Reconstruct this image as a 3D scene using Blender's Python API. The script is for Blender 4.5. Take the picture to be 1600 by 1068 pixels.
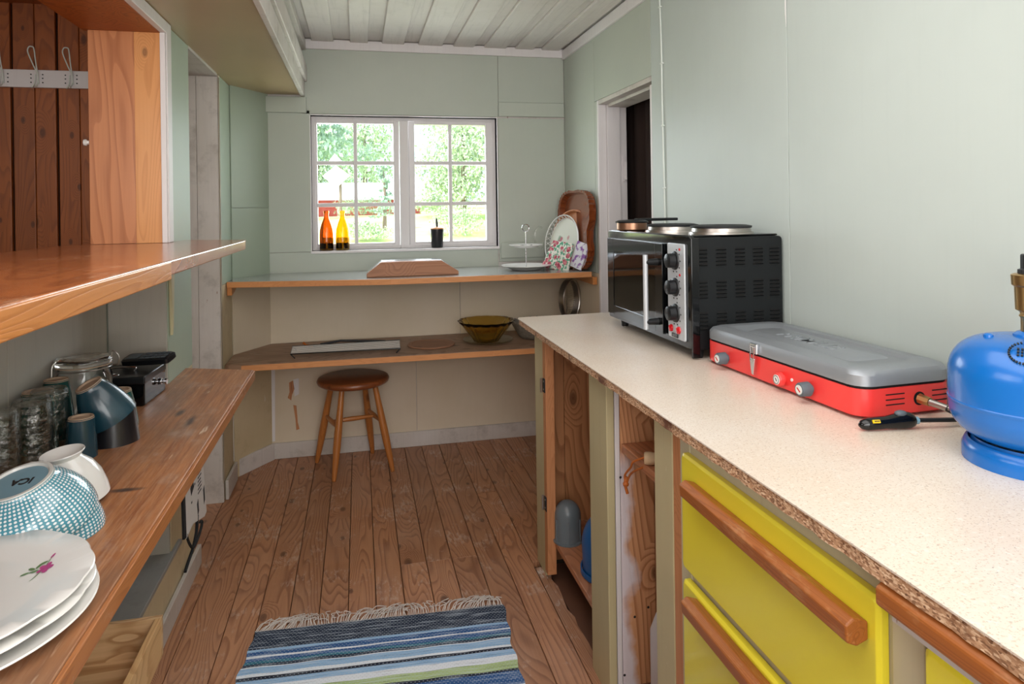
import bpy, bmesh, math, random
from mathutils import Vector, Matrix, Euler
random.seed(7)
for o in list(bpy.data.objects): bpy.data.objects.remove(o)
COL = bpy.context.scene.collection
scn = bpy.context.scene
PI = math.pi

# ---------------------------------------------------------------- camera
F = 1050.0
psi = math.atan(240 / F); rho = math.radians(.8)
fw = Vector((math.sin(psi), math.cos(psi), 0)); r0 = Vector((math.cos(psi), -math.sin(psi), 0)); u0 = Vector((0, 0, 1))
R_ = r0 * math.cos(rho) - u0 * math.sin(rho)
U_ = u0 * math.cos(rho) + r0 * math.sin(rho)
cam = bpy.data.cameras.new('camera'); co = bpy.data.objects.new('camera', cam); COL.objects.link(co)
m3 = Matrix((R_, U_, -fw)).transposed()
co.matrix_world = Matrix.Translation((0, 0, 1.3)) @ m3.to_4x4()
cam.sensor_width = 36; cam.lens = F * 36 / 1600; cam.shift_y = -(534 - 326.6) / 1600
cam.clip_start = .02; cam.clip_end = 400
scn.camera = co

# ---------------------------------------------------------------- light
scn.view_settings.view_transform = 'Standard'; scn.view_settings.look = 'None'
scn.view_settings.gamma = 1; scn.view_settings.use_curve_mapping = False
scn.view_settings.exposure = 0.0
world = bpy.data.worlds.new('world'); scn.world = world; world.use_nodes = True
wn = world.node_tree; bg = wn.nodes['Background']
bg.inputs[0].default_value = (.80, .90, 1.0, 1); bg.inputs[1].default_value = 3.0
def light(kind, name, loc, direction, energy, color=(1, 1, 1), size=1, size_y=None, angle=None):
    l = bpy.data.lights.new(name, kind); l.energy = energy; l.color = color
    if kind == 'AREA':
        l.size = size
        if size_y: l.shape = 'RECTANGLE'; l.size_y = size_y
    if angle: l.angle = angle
    o = bpy.data.objects.new(name, l); COL.objects.link(o); o.location = loc
    o.rotation_euler = Vector(direction).to_track_quat('-Z', 'Y').to_euler()
    return o
light('SUN', 'sun', (0, 10, 20), (.55, .45, -.8), 8.5, (1, .97, .92), angle=.01)
light('AREA', 'camera_fill', (.05, -1.2, 1.5), (.12, 1, .24), 50, (1, .985, .965), 1.8, 1.4)  # wide fill lamp added behind the camera, standing in for bounced flash
light('AREA', 'ceiling_fill', (.30, 1.30, 2.15), (0, .22, -1), 29, (1, .985, .965), 1.2, 2.8)  # soft fill lamp added under the ceiling; no fixture hangs there
light('AREA', 'opening_fill', (-1.0, .5, 1.55), (1, .1, -.15), 8, (1, .98, .95), 1.4, .6)  # lamp added in the opening to brighten the drawers and right wall
light('AREA', 'side_room_fill', (-2.2, .4, 1.9), (.35, 1, -.25), 9, (1, .94, .86), 1.2, 1.0)  # added lamp lifting the side room; no window is built for it
light('AREA', 'window_daylight', (.26, 3.90, 1.48), (-.05, -1, -.30), 12, (.88, .94, 1), .95, .68)

# ---------------------------------------------------------------- materials
def lin(h):
    h = h.lstrip('#'); c = [int(h[i:i+2], 16) / 255 for i in (0, 2, 4)]
    return tuple((x / 12.92 if x <= .04045 else ((x + .055) / 1.055) ** 2.4) for x in c) + (1,)
class NT:
    def __init__(s, name):
        s.m = bpy.data.materials.new(name); s.m.use_nodes = True; s.t = s.m.node_tree; s.N = s.t.nodes; s.L = s.t.links
        s.b = s.N['Principled BSDF']; s.out = s.N['Material Output']
    def n(s, t, **k):
        x = s.N.new(t)
        for a, v in k.items(): setattr(x, a, v)
        return x
    def l(s, a, b): s.L.new(a, b)
    def math(s, op, a, b=None, c=None, clamp=False):
        x = s.n('ShaderNodeMath', operation=op); x.use_clamp = clamp
        for i, v in enumerate((a, b, c)):
            if v is None: continue
            if isinstance(v, (int, float)): x.inputs[i].default_value = v
            else: s.l(v, x.inputs[i])
        return x.outputs[0]
    def mix(s, f, a, b):
        x = s.n('ShaderNodeMix', data_type='RGBA')
        if isinstance(f, (int, float)): x.inputs[0].default_value = f
        else: s.l(f, x.inputs[0])
        for i, v in ((6, a), (7, b)):
            if isinstance(v, tuple): x.inputs[i].default_value = v
            else: s.l(v, x.inputs[i])
        return x.outputs[2]
    def coord(s, scale=(1, 1, 1), rnd=True, kind='Object'):
        tc = s.n('ShaderNodeTexCoord'); v = tc.outputs[kind]
        if rnd:
            oi = s.n('ShaderNodeObjectInfo'); a = s.n('ShaderNodeVectorMath', operation='ADD')
            sc = s.n('ShaderNodeVectorMath', operation='SCALE'); sc.inputs[0].default_value = (7.3, 11.1, 5.7)
            s.l(oi.outputs['Random'], sc.inputs['Scale']); s.l(v, a.inputs[0]); s.l(sc.outputs[0], a.inputs[1]); v = a.outputs[0]
        mp = s.n('ShaderNodeMapping'); mp.inputs['Scale'].default_value = scale; s.l(v, mp.inputs[0])
        return mp.outputs[0]
    def noise(s, vec, scale=1, detail=3, rough=.5, dist=0):
        x = s.n('ShaderNodeTexNoise'); x.inputs['Scale'].default_value = scale; x.inputs['Detail'].default_value = detail
        x.inputs['Roughness'].default_value = rough; x.inputs['Distortion'].default_value = dist
        s.l(vec, x.inputs['Vector']); return x.outputs[0]
    def ramp(s, f, stops, interp='LINEAR'):
        x = s.n('ShaderNodeValToRGB'); s.l(f, x.inputs[0]); cr = x.color_ramp; cr.interpolation = interp
        while len(cr.elements) < len(stops): cr.elements.new(.5)
        for e, (p, c) in zip(cr.elements, stops):
            e.position = p; e.color = c if isinstance(c, tuple) else (c, c, c, 1)
        return x.outputs[0]
    def step(s, f, a, b):
        x = s.n('ShaderNodeMapRange'); x.inputs[1].default_value = a; x.inputs[2].default_value = b
        s.l(f, x.inputs[0]); return x.outputs[0]
    def bump(s, h, strength=.3, dist=.002):
        x = s.n('ShaderNodeBump'); x.inputs['Strength'].default_value = strength; x.inputs['Distance'].default_value = dist
        s.l(h, x.inputs['Height']); s.l(x.outputs[0], s.b.inputs['Normal'])
    def set(s, **k):
        for a, v in k.items():
            i = s.b.inputs[a.replace('_', ' ')]
            if isinstance(v, (int, float, tuple)): i.default_value = v
            else: s.l(v, i)
        return s.m

def plain(name, col, rough=.5, metal=0, var=.06, scale=8, bump=0, coat=0, **k):
    t = NT(name); c = lin(col); v = t.coord(rnd=False)
    n = t.noise(v, scale, 4)
    d = tuple(x * (1 - var * 2) for x in c[:3]) + (1,); e = tuple(min(1, x * (1 + var)) for x in c[:3]) + (1,)
    t.set(Base_Color=t.mix(n, d, e), Roughness=rough, Metallic=metal)
    if coat: t.b.inputs['Coat Weight'].default_value = coat; t.b.inputs['Coat Roughness'].default_value = .1
    if bump: t.bump(t.noise(v, scale * 12, 3), bump, .001)
    return t.m

def wood(name, base, dark, axis='Y', rough=.55, ring=.55, knots=.5, tone=.25, scuff=0, scuffcol='#c9c0b8', coat=0, ringfreq=16, stain=0, staincol='#3a2a22', width=.1, warm=None):
    """pine: contour rings stretched along the grain, knots, per-board tone"""
    t = NT(name); ai = 'XYZ'.index(axis)
    sc = [1 / width * .55] * 3; sc[ai] = .9
    v = t.coord(tuple(sc))
    n = t.noise(v, 1.0, 2, .4, .3)
    # knots
    kv0 = t.coord((1, 1, 1)); ks = t.n('ShaderNodeSeparateXYZ'); t.l(kv0, ks.inputs[0]); kc = t.n('ShaderNodeCombineXYZ')
    t.l(t.math('MULTIPLY', ks.outputs[1 if axis == 'X' else 0], 9.0), kc.inputs[0]); t.l(t.math('MULTIPLY', ks.outputs[ai], 4.6), kc.inputs[1])
    vo = t.n('ShaderNodeTexVoronoi', voronoi_dimensions='2D'); vo.inputs['Scale'].default_value = 1; t.l(kc.outputs[0], vo.inputs['Vector'])
    dist = vo.outputs['Distance']
    sepc = t.n('ShaderNodeSeparateColor'); t.l(vo.outputs['Color'], sepc.inputs[0])
    has = t.math('GREATER_THAN', sepc.outputs[0], 1 - knots * .62)
    dist = t.math('DIVIDE', dist, t.math('ADD', .45, t.math('MULTIPLY', sepc.outputs[1], .95)))
    near = t.math('MULTIPLY', t.step(dist, .40, .0), has)
    n2 = t.math('ADD', n, t.math('MULTIPLY', near, .22))
    fr = t.math('FRACT', t.math('MULTIPLY', n2, ringfreq * 1.9))
    rings = t.ramp(fr, [(0, .0), (.55, .25), (.86, 1.0), (.97, .7), (1, 0.0)])
    fsc = [170] * 3; fsc[ai] = 5
    fib = t.noise(t.coord(tuple(fsc)), 1, 2, .6)
    f = t.math('MULTIPLY', rings, ring)
    f = t.math('ADD', f, t.math('MULTIPLY', t.math('SUBTRACT', fib, .5), .45), clamp=True)
    col = t.mix(f, lin(base), lin(dark))
    if warm:
        lv = t.coord((1.4, 1.4, 1.4)); col = t.mix(t.step(t.noise(lv, 1, 2), .42, .62), col, t.mix(f, lin(warm), lin(dark)))
    kd = t.math('MULTIPLY', t.step(dist, .12, .06), has)
    col = t.mix(t.math('MULTIPLY', kd, .68), col, tuple(x * .35 for x in lin(dark)[:3]) + (1,))
    oi = t.n('ShaderNodeObjectInfo')
    hs = t.n('ShaderNodeHueSaturation'); t.l(col, hs.inputs['Color'])
    t.l(t.math('ADD', t.math('MULTIPLY', oi.outputs['Random'], tone), 1 - tone / 2), hs.inputs['Value']); col = hs.outputs[0]
    rg = rough
    if scuff:
        a = t.noise(t.coord((6, 6, 6)), 1, 3); ss = [90] * 3; ss[ai] = 28
        b = t.noise(t.coord(tuple(ss)), 1, 3, .7)
        m = t.step(t.math('MULTIPLY', a, b), .30, .40)
        a2 = t.noise(t.coord((2.3, 2.3, 2.3)), 1, 4, .6)
        m2 = t.math('MULTIPLY', t.step(a2, .5, .75), .35)
        m = t.math('MULTIPLY', t.math('MAXIMUM', m, m2), scuff)
        col = t.mix(m, col, lin(scuffcol))
    if stain:
        a = t.noise(t.coord((3.1, 3.1, 3.1)), 1, 5, .65)
        col = t.mix(t.math('MULTIPLY', t.step(a, .54, .74), stain), col, lin(staincol))
    t.set(Base_Color=col, Roughness=rg)
    if coat: t.b.inputs['Coat Weight'].default_value = coat; t.b.inputs['Coat Roughness'].default_value = .18
    t.bump(t.math('SUBTRACT', 1.0, f), .25, .0012)
    return t.m

def paint(name, col, col2=None, axis='Z', rough=.55, peel=0, peelcol='#8a5a38', dirt=0, dirtcol='#5d5347', grain=.5, var=.05):
    t = NT(name); ai = 'XYZ'.index(axis)
    sc = [60] * 3; sc[ai] = 3
    g = t.noise(t.coord(tuple(sc)), 1, 3, .6)
    big = t.noise(t.coord((1.7, 1.7, 1.7)), 1, 4, .6)
    c = lin(col); c2 = lin(col2) if col2 else tuple(x * (1 - 3 * var) for x in c[:3]) + (1,)
    colr = t.mix(t.step(big, .35, .7), c, c2)
    colr = t.mix(t.math('MULTIPLY', t.step(g, .52, .8), grain * .5), colr, tuple(x * .62 for x in c[:3]) + (1,))
    if dirt:
        d = t.noise(t.coord((9, 9, 9)), 1, 5, .7)
        colr = t.mix(t.math('MULTIPLY', t.step(d, .52, .72), dirt), colr, lin(dirtcol))
    if peel:
        ps = [26] * 3; ps[ai] = 6
        p = t.noise(t.coord(tuple(ps)), 1, 5, .7)
        colr = t.mix(t.step(p, .70 - peel * .2, .72 - peel * .2), colr, lin(peelcol))
    t.set(Base_Color=colr, Roughness=rough); t.bump(g, .25 * grain + .05, .0008)
    return t.m

def glass(name, col=(1, 1, 1, 1), rough=0.0, ior=1.45, bump=0, bscale=120):
    t = NT(name); t.set(Base_Color=col, Roughness=rough, IOR=ior, Transmission_Weight=1.0)
    if bump: t.bump(t.noise(t.coord(), bscale, 2), bump, .004)
    return t.m
def thin_glass(name, tint=(1, 1, 1, 1), refl=.04, rough=.03):
    t = NT(name); tr = t.n('ShaderNodeBsdfTransparent'); tr.inputs[0].default_value = tint
    gl = t.n('ShaderNodeBsdfGlossy'); gl.inputs['Roughness'].default_value = rough
    lw = t.n('ShaderNodeLayerWeight'); lw.inputs[0].default_value = .25
    f = t.math('ADD', t.math('MULTIPLY', lw.outputs['Fresnel'], refl*3), refl*.1, clamp=True)
    mx = t.n('ShaderNodeMixShader'); t.l(f, mx.inputs[0]); t.l(tr.outputs[0], mx.inputs[1]); t.l(gl.outputs[0], mx.inputs[2])
    t.l(mx.outputs[0], t.out.inputs[0]); return t.m

M = {}
M['green'] = paint('green_wall_paint', '#bbc1b6', '#b4bbb0', grain=.10, rough=.5)
M['green_right'] = paint('green_right_wall_paint', '#bfc8c3', '#b8c1bc', grain=.10, rough=.45)
M['green_dull'] = paint('green_side_paint', '#a9b6a4', '#a0ad9b', grain=.12, rough=.5)
M['cream'] = paint('cream_wall_paint', '#ddcfba', '#d4c4a8', grain=.12, rough=.6)
M['cream_worn'] = paint('cream_worn_paint', '#d6c5a4', '#c6b48e', grain=.15, rough=.6, peel=.08, peelcol='#e2dede', dirt=.25, dirtcol='#8c7448')
M['grey_board'] = paint('grey_board_paint', '#bab4a9', '#aea99e', grain=.6, rough=.6)
M['white'] = paint('white_trim_paint', '#e8e4e5', '#dfdada', grain=.35, rough=.5)
M['white_worn'] = paint('white_worn_paint', '#d6d0cc', '#c3bbb3', grain=.6, rough=.55, peel=.06, dirt=.35)
M['ceil'] = paint('ceiling_paint', '#e0dbd7', '#d4cec9', axis='Y', grain=.9, rough=.6, dirt=.1)
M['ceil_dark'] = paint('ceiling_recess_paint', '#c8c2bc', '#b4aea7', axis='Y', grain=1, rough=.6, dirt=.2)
M['bulk'] = paint('bulkhead_paint', '#b39a70', '#a8916a', axis='Y', grain=.15, rough=.35)
M['olive'] = paint('olive_frame_paint', '#cabf98', '#bcb088', grain=.5, rough=.5, peel=.03, peelcol='#ded8c4')
M['olive_light'] = paint('pale_frame_paint', '#cfc7ac', '#c0b797', grain=.35, rough=.5)
M['floor'] = wood('floor_pine', '#b5825f', '#74432b', 'Y', .45, .62, .45, .30, scuff=.45, scuffcol='#cdb9aa', stain=.3, staincol='#6b3a26', width=.095)
M['floor_edge'] = wood('floor_pine_edge', '#a57656', '#6b4029', 'Y', .6, .6, .5, .2, scuff=.7, stain=.5, width=.06)
M['plank_red'] = wood('side_room_pine', '#a95c26', '#6e3414', 'Z', .45, .5, .55, .3, width=.09)
M['jamb'] = wood('oiled_jamb_wood', '#c98455', '#a35f34', 'Z', .4, .7, .05, 0, coat=.15, width=.16, ringfreq=11)
M['jamb_light'] = wood('light_jamb_wood', '#dc9a5c', '#c07c40', 'Z', .4, .5, .15, 0, coat=.15, width=.1)
M['ledge'] = wood('varnished_ledge', '#b56a3a', '#7e4122', 'Y', .22, .55, .15, 0, coat=.5, scuff=.35, scuffcol='#dcc4a8', width=.2, ringfreq=12)
M['ledge_edge'] = wood('ledge_edge_wood', '#c98446', '#a3612c', 'Y', .35, .5, .1, 0, coat=.3, width=.05)
M['ledge_grey'] = wood('weathered_edge', '#a58f74', '#6c5844', 'Y', .5, .9, .3, 0, width=.03, scuff=.3)
M['shelf'] = wood('worn_shelf_wood', '#9f6a45', '#6a4029', 'Y', .45, .4, .12, 0, scuff=.9, scuffcol='#b59d86', stain=.45, staincol='#6e4a33', width=.2, ringfreq=10)
def m_shelf():
    t = NT('worn_shelf_board'); st = t.noise(t.coord((75, 4, 20), rnd=False), 1, 4, .65); fine = t.noise(t.coord((240, 16, 20), rnd=False), 1, 2, .6)
    big = t.noise(t.coord((3.2, 1.6, 1), rnd=False), 1, 4, .6); wear = t.noise(t.coord((9, 5, 1), rnd=False), 1, 5, .7)
    c = t.mix(t.step(st, .35, .65), lin('#8d5635'), lin('#b5794c'))
    c = t.mix(t.math('MULTIPLY', t.step(fine, .45, .75), .35), c, lin('#d2a985'))
    c = t.mix(t.math('MULTIPLY', t.step(big, .48, .62), .6), c, lin('#7d6450'))
    c = t.mix(t.math('MULTIPLY', t.step(wear, .54, .72), .55), c, lin('#b9a696'))
    c = t.mix(t.math('MULTIPLY', t.step(t.noise(t.coord((40, 5, 1), rnd=False), 1, 3, .6), .66, .72), .8), c, lin('#dcc3a8'))
    # three dark stains where the photograph shows them
    tc = t.n('ShaderNodeTexCoord').outputs['Object']; sp = t.n('ShaderNodeSeparateXYZ'); t.l(tc, sp.inputs[0])
    for cx, cy, rx, ry in STAINS:
        dx = t.math('DIVIDE', t.math('SUBTRACT', sp.outputs[0], cx), rx); dy = t.math('DIVIDE', t.math('SUBTRACT', sp.outputs[1], cy), ry)
        r = t.math('ADD', t.math('SQRT', t.math('ADD', t.math('MULTIPLY', dx, dx), t.math('MULTIPLY', dy, dy))), t.math('MULTIPLY', wear, 1.2))
        c = t.mix(t.math('MULTIPLY', t.step(r, 1.5, .9), .85), c, lin('#37302e'))
    t.set(Base_Color=c, Roughness=.42); t.bump(st, .3, .001); return t.m
STAINS = [(-.442+.6, 1.925-1.2, .016, .075), (-.487+.6, 2.02-1.2, .016, .05), (-.462+.6, 1.483-1.2, .045, .014)]
M['shelf'] = m_shelf()
M['shelf_edge'] = wood('shelf_front_wood', '#b0713f', '#80482a', 'Y', .45, .4, .05, 0, scuff=.35, width=.03)
M['bench'] = wood('bench_wood', '#a5846c', '#6b4e3d', 'X', .5, .6, .3, 0, scuff=.5, scuffcol='#b8a592', width=.16)
M['pine_edge'] = wood('raw_pine_edge', '#d9965f', '#b8713f', 'X', .55, .3, .05, 0, width=.03)
M['lam'] = plain('grey_laminate', '#9c9d9a', .16, 0, .02, 8)
M['cab_in'] = wood('cabinet_pine', '#cc9164', '#99603a', 'Z', .5, .75, .45, .14, width=.12, ringfreq=12)
M['cab_paintpatch'] = wood('cabinet_pine_limed', '#dba377', '#a5683f', 'Z', .5, .8, .5, .1, width=.14, ringfreq=12, scuff=0)
M['cab_shelf'] = wood('cabinet_shelf_wood', '#b87a55', '#865031', 'Y', .5, .6, .3, .1, width=.12, scuff=.3)
M['orange_edge'] = wood('orange_edge_wood', '#c98b5e', '#a5663c', 'Z', .5, .4, .2, 0, width=.04)
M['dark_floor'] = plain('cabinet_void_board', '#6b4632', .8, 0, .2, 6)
M['handle'] = wood('handle_teak', '#a8622c', '#7b4119', 'Y', .4, .5, .1, 0, width=.03, scuff=.3, scuffcol='#d0a070')
M['yellow'] = plain('yellow_lacquer', '#f0e23c', .28, 0, .03, 6, coat=.3)
M['stool_seat'] = wood('stool_seat_wood', '#8a4c28', '#5c2c15', 'X', .35, .45, .15, 0, coat=.3, width=.12)
M['stool_leg'] = wood('stool_leg_wood', '#b77338', '#8f5224', 'Z', .35, .4, .1, 0, coat=.3, width=.04)
M['black'] = plain('black_plastic', '#16181b', .35, 0, .1, 30)
M['blackgloss'] = plain('black_gloss', '#0b0c0e', .08, 0, .1, 30)
M['ovenbody'] = plain('oven_enamel', '#15181a', .5, .0, .08, 40, bump=.1); M['ovenbody'].node_tree.nodes['Principled BSDF'].inputs['Specular IOR Level'].default_value = .28
M['slot'] = plain('dark_slot', '#050506', .8, 0, 0, 5)
M['silver'] = plain('silver_panel', '#c7cbd0', .35, .3, .03, 30)
M['steel'] = plain('polished_steel', '#d9d9dc', .18, 1, .03, 30)
M['steel_brushed'] = plain('brushed_steel', '#b9b3ad', .3, 1, .08, 60)
M['iron'] = plain('hotplate_iron', '#2b2c2f', .55, .3, .1, 40)
M['red'] = plain('red_enamel', '#ee3f3c', .33, 0, .04, 10, coat=.2)
M['redlamp'] = plain('red_lens', '#c9121f', .15, 0, .05, 10, coat=.5)
M['knobgrey'] = plain('grey_knob', '#566068', .45, 0, .06, 30)
M['lid'] = plain('silver_lid_paint', '#a0a5ab', .42, .55, .05, 14, bump=.15)
M['blue'] = plain('blue_enamel', '#0b69bd', .25, 0, .05, 5, coat=.25)
M['blue_dark'] = plain('blue_plastic', '#1f5f9e', .4, 0, .05, 5)
M['copper'] = plain('worn_copper', '#a97f66', .35, .9, .1, 30)
M['brass'] = plain('brass', '#c2a06c', .32, 1, .08, 30)
M['grey_plastic'] = plain('grey_plastic', '#6c767c', .35, 0, .05, 20, coat=.2)
M['white_plastic'] = plain('milky_plastic', '#c9c2c4', .5, 0, .05, 10)
M['china'] = plain('white_china', '#ecebe8', .18, 0, .02, 8, coat=.4)
M['china_pale'] = plain('grey_china', '#dfe0dc', .2, 0, .03, 8, coat=.3)
M['clay'] = plain('bare_clay', '#b39a82', .75, 0, .1, 40)
M['teal'] = plain('dark_teal_glaze', '#1d4150', .25, 0, .18, 12, coat=.3)
M['teal_green'] = plain('green_teal_glaze', '#16504d', .25, 0, .15, 12, coat=.3)
M['mugblack'] = plain('black_glaze', '#1a1a1e', .3, 0, .1, 12, coat=.2)
M['paleblue'] = plain('pale_blue_glaze', '#7fa6b8', .25, 0, .05, 12, coat=.4)
M['navyprint'] = plain('navy_print', '#16222c', .5, 0, 0, 5)
M['ink'] = plain('black_ink', '#202022', .7, 0, 0, 5)
M['cloth'] = plain('cotton_cloth', '#d8d0ca', .85, 0, .04, 30)
M['blackcloth'] = plain('black_strap', '#141416', .8, 0, .1, 50)
M['amber'] = glass('amber_bottle_glass', (.42, .15, .004, 1), .02)
M['amber_light'] = glass('light_amber_glass', (.62, .33, .012, 1), .03)
M['beer_dark'] = plain('dark_liquid', '#1a0a05', .2, 0, 0, 5)
M['olive_glass'] = glass('olive_bowl_glass', (.90, .70, .25, 1), .03, bump=.2, bscale=40)
M['clearglass'] = glass('clear_glass', (.97, .98, .97, 1), .0)
def m_rib():
    t = NT('pressed_glass'); v = t.coord((70, 70, 130)); n = t.noise(v, 1, 3, .7)
    tr = t.n('ShaderNodeBsdfTransparent'); tr.inputs[0].default_value = (.90, .91, .88, 1)
    gl = t.n('ShaderNodeBsdfGlossy'); gl.inputs['Roughness'].default_value = .08
    bp = t.n('ShaderNodeBump'); bp.inputs['Strength'].default_value = 1; bp.inputs['Distance'].default_value = .004; t.l(n, bp.inputs['Height']); t.l(bp.outputs[0], gl.inputs['Normal'])
    lw = t.n('ShaderNodeLayerWeight'); lw.inputs[0].default_value = .3; t.l(bp.outputs[0], lw.inputs['Normal'])
    f = t.math('ADD', t.math('MULTIPLY', lw.outputs['Fresnel'], .6), t.math('MULTIPLY', t.step(n, .5, .62), .22), clamp=True)
    mx = t.n('ShaderNodeMixShader'); t.l(f, mx.inputs[0]); t.l(tr.outputs[0], mx.inputs[1]); t.l(gl.outputs[0], mx.inputs[2]); t.l(mx.outputs[0], t.out.inputs[0]); return t.m
M['ribglass'] = m_rib()
M['pane'] = thin_glass('window_pane_glass')
M['ovenglass'] = thin_glass('oven_door_glass', (.42, .44, .45, 1), .35, .03)
M['rattan'] = wood('tray_wicker', '#c98a5c', '#8a4f2c', 'Z', .5, .8, .1, 0, width=.02)
M['copperwood'] = wood('lacquered_tray_wood', '#84421f', '#4c2010', 'Z', .25, .5, .1, 0, coat=.6, width=.12)
M['board_block'] = wood('block_wood', '#b07a58', '#855238', 'X', .5, .5, .4, 0, width=.08)
M['cork'] = plain('pale_rope_handle', '#d9bc95', .7, 0, .15, 60)
M['rope'] = plain('orange_cord', '#b8621f', .6, 0, .2, 60)
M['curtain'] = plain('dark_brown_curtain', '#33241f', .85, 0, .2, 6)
M['cable'] = plain('white_cable', '#dfe6df', .45, 0, .02, 6)
M['trivet'] = wood('trivet_wood', '#a5785c', '#7c5340', 'X', .6, .5, .1, 0, width=.05)
M['wicker_grey'] = plain('grey_wicker', '#8b8478', .7, 0, .3, 80)
M['crate'] = wood('crate_pine', '#ddb98c', '#a97a4c', 'X', .55, .8, .12, .1, width=.05, ringfreq=5)
M['plinthtop'] = paint('grey_plinth_paint', '#a3a29e', '#8e8d89', axis='Y', grain=.5, dirt=.3)
M['subfloor'] = plain('subfloor', '#2a1a12', .9, 0, .2, 10)
M['exterior'] = plain('exterior_board', '#7b2b22', .8, 0, .1, 3)
M['plaster'] = plain('plain_plaster', '#b8bcae', .8, 0, .04, 3)

def m_counter():
    t = NT('speckled_laminate'); v = t.coord(rnd=False)
    n1 = t.noise(v, 260, 3, .6); n2 = t.noise(v, 90, 4, .6); n3 = t.noise(v, 3, 3)
    c = t.mix(t.step(n3, .3, .7), lin('#dbcab7'), lin('#e2d8cc'))
    c = t.mix(t.math('MULTIPLY', t.step(n1, .56, .66), .55), c, lin('#b59678'))
    c = t.mix(t.math('MULTIPLY', t.step(n2, .56, .7), .4), c, lin('#f3eee6'))
    sp = t.math('MULTIPLY', t.step(t.noise(v, 300, 1), .68, .74), .5)
    c = t.mix(sp, c, lin('#6f5a48'))
    return t.set(Base_Color=c, Roughness=.28)
M['counter'] = m_counter()
def m_chip():
    t = NT('chipboard'); v = t.coord((1, .45, 1), rnd=False)
    vo = t.n('ShaderNodeTexVoronoi'); vo.inputs['Scale'].default_value = 480; t.l(v, vo.inputs['Vector'])
    sp = t.n('ShaderNodeSeparateColor'); t.l(vo.outputs['Color'], sp.inputs[0])
    c = t.ramp(sp.outputs[0], [(0, lin('#7a543a')), (.3, lin('#b08462')), (.7, lin('#cfa682')), (1, lin('#eaccab'))])
    c = t.mix(t.step(t.noise(t.coord((1, 1, 1), rnd=False), 14, 4), .58, .7), c, lin('#6a4430'))
    t.set(Base_Color=c, Roughness=.8); t.bump(sp.outputs[1], .6, .002); return t.m
M['chip'] = m_chip()
def m_gingham():
    t = NT('gingham_glaze'); uv = t.n('ShaderNodeUVMap').outputs[0]
    s = t.n('ShaderNodeSeparateXYZ'); t.l(uv, s.inputs[0])
    a = t.math('MULTIPLY', s.outputs[0], 68); b = t.math('MULTIPLY', s.outputs[1], 17)
    p = t.math('ADD', a, b); q = t.math('SUBTRACT', a, b)
    da = t.math('ABSOLUTE', t.math('SUBTRACT', t.math('FRACT', a), .5)); db = t.math('ABSOLUTE', t.math('SUBTRACT', t.math('FRACT', b), .5))
    r = t.math('SQRT', t.math('ADD', t.math('MULTIPLY', da, da), t.math('MULTIPLY', db, db)))
    dot = t.step(r, .36, .28)
    c = t.mix(dot, lin('#4d93a6'), lin('#e8eef2'))
    t.set(Base_Color=c, Roughness=.15); t.b.inputs['Coat Weight'].default_value = .5; return t.m
M['gingham'] = m_gingham()
def m_rug():
    t = NT('rag_rug_weave'); v = t.coord((1, 1, 1), rnd=False)
    s = t.n('ShaderNodeSeparateXYZ'); t.l(v, s.inputs[0])
    w = t.noise(t.coord((2.5, 60, 1), rnd=False), 1, 3)
    y = t.math('ADD', s.outputs[1], t.math('MULTIPLY', t.math('SUBTRACT', w, .5), .012))
    f = t.math('DIVIDE', y, -1.0)
    N, D, B, W, L, G, T = map(lin, ('#1f2b40', '#14192a', '#27548c', '#dfe6ee', '#8fb4d8', '#a9bf86', '#2f7187'))
    st = [(0, N), (.092, L), (.105, B), (.125, W), (.130, B), (.145, T), (.16, N), (.168, W), (.172, L), (.20, W), (.212, D), (.224, L), (.25, W), (.275, G), (.305, D), (.32, B), (.37, W), (.40, D), (.45, L), (.5, N), (.6, B), (.7, W)]
    c = t.ramp(f, st, 'CONSTANT')
    streak = t.noise(t.coord((9, 160, 1), rnd=False), 1, 3, .7)
    c = t.mix(t.math('MULTIPLY', t.step(streak, .5, .68), .55), c, lin('#c9d6e4'))
    c = t.mix(t.math('MULTIPLY', t.step(streak, .46, .3), .5), c, lin('#20324f'))
    warp = t.math('FRACT', t.math('MULTIPLY', s.outputs[0], 180)); weft = t.math('FRACT', t.math('MULTIPLY', s.outputs[1], 130))
    row = t.math('FRACT', t.math('ADD', t.math('MULTIPLY', s.outputs[0], 90), t.math('MULTIPLY', t.math('FLOOR', t.math('MULTIPLY', s.outputs[1], 130)), .5)))
    dots = t.math('MULTIPLY', t.math('LESS_THAN', row, .28), t.math('LESS_THAN', weft, .5))
    c = t.mix(t.math('MULTIPLY', dots, .4), c, lin('#b8c2cc'))
    t.set(Base_Color=c, Roughness=.95); t.bump(weft, .6, .003); return t.m
M['rug'] = m_rug()
def m_floral():
    t = NT('floral_print'); v = t.coord(rnd=False)
    vo = t.n('ShaderNodeTexVoronoi'); vo.inputs['Scale'].default_value = 34; t.l(v, vo.inputs['Vector'])
    n = t.noise(v, 60, 3)
    base = t.mix(t.step(n, .48, .56), lin('#e6e4da'), lin('#4f9a78'))
    d = t.math('ADD', vo.outputs['Distance'], t.math('MULTIPLY', n, .3))
    c = t.mix(t.step(d, .66, .58), base, t.mix(t.step(n, .4, .6), lin('#a02a48'), lin('#d98a90')))
    return t.set(Base_Color=c, Roughness=.8)
M['floral'] = m_floral()
def m_lilac():
    t = NT('lilac_print'); v = t.coord(rnd=False); n = t.noise(v, 30, 3)
    return t.set(Base_Color=t.mix(t.step(n, .5, .58), lin('#dcdce2'), lin('#8a5aa0')), Roughness=.8)
M['lilac'] = m_lilac()
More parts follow.
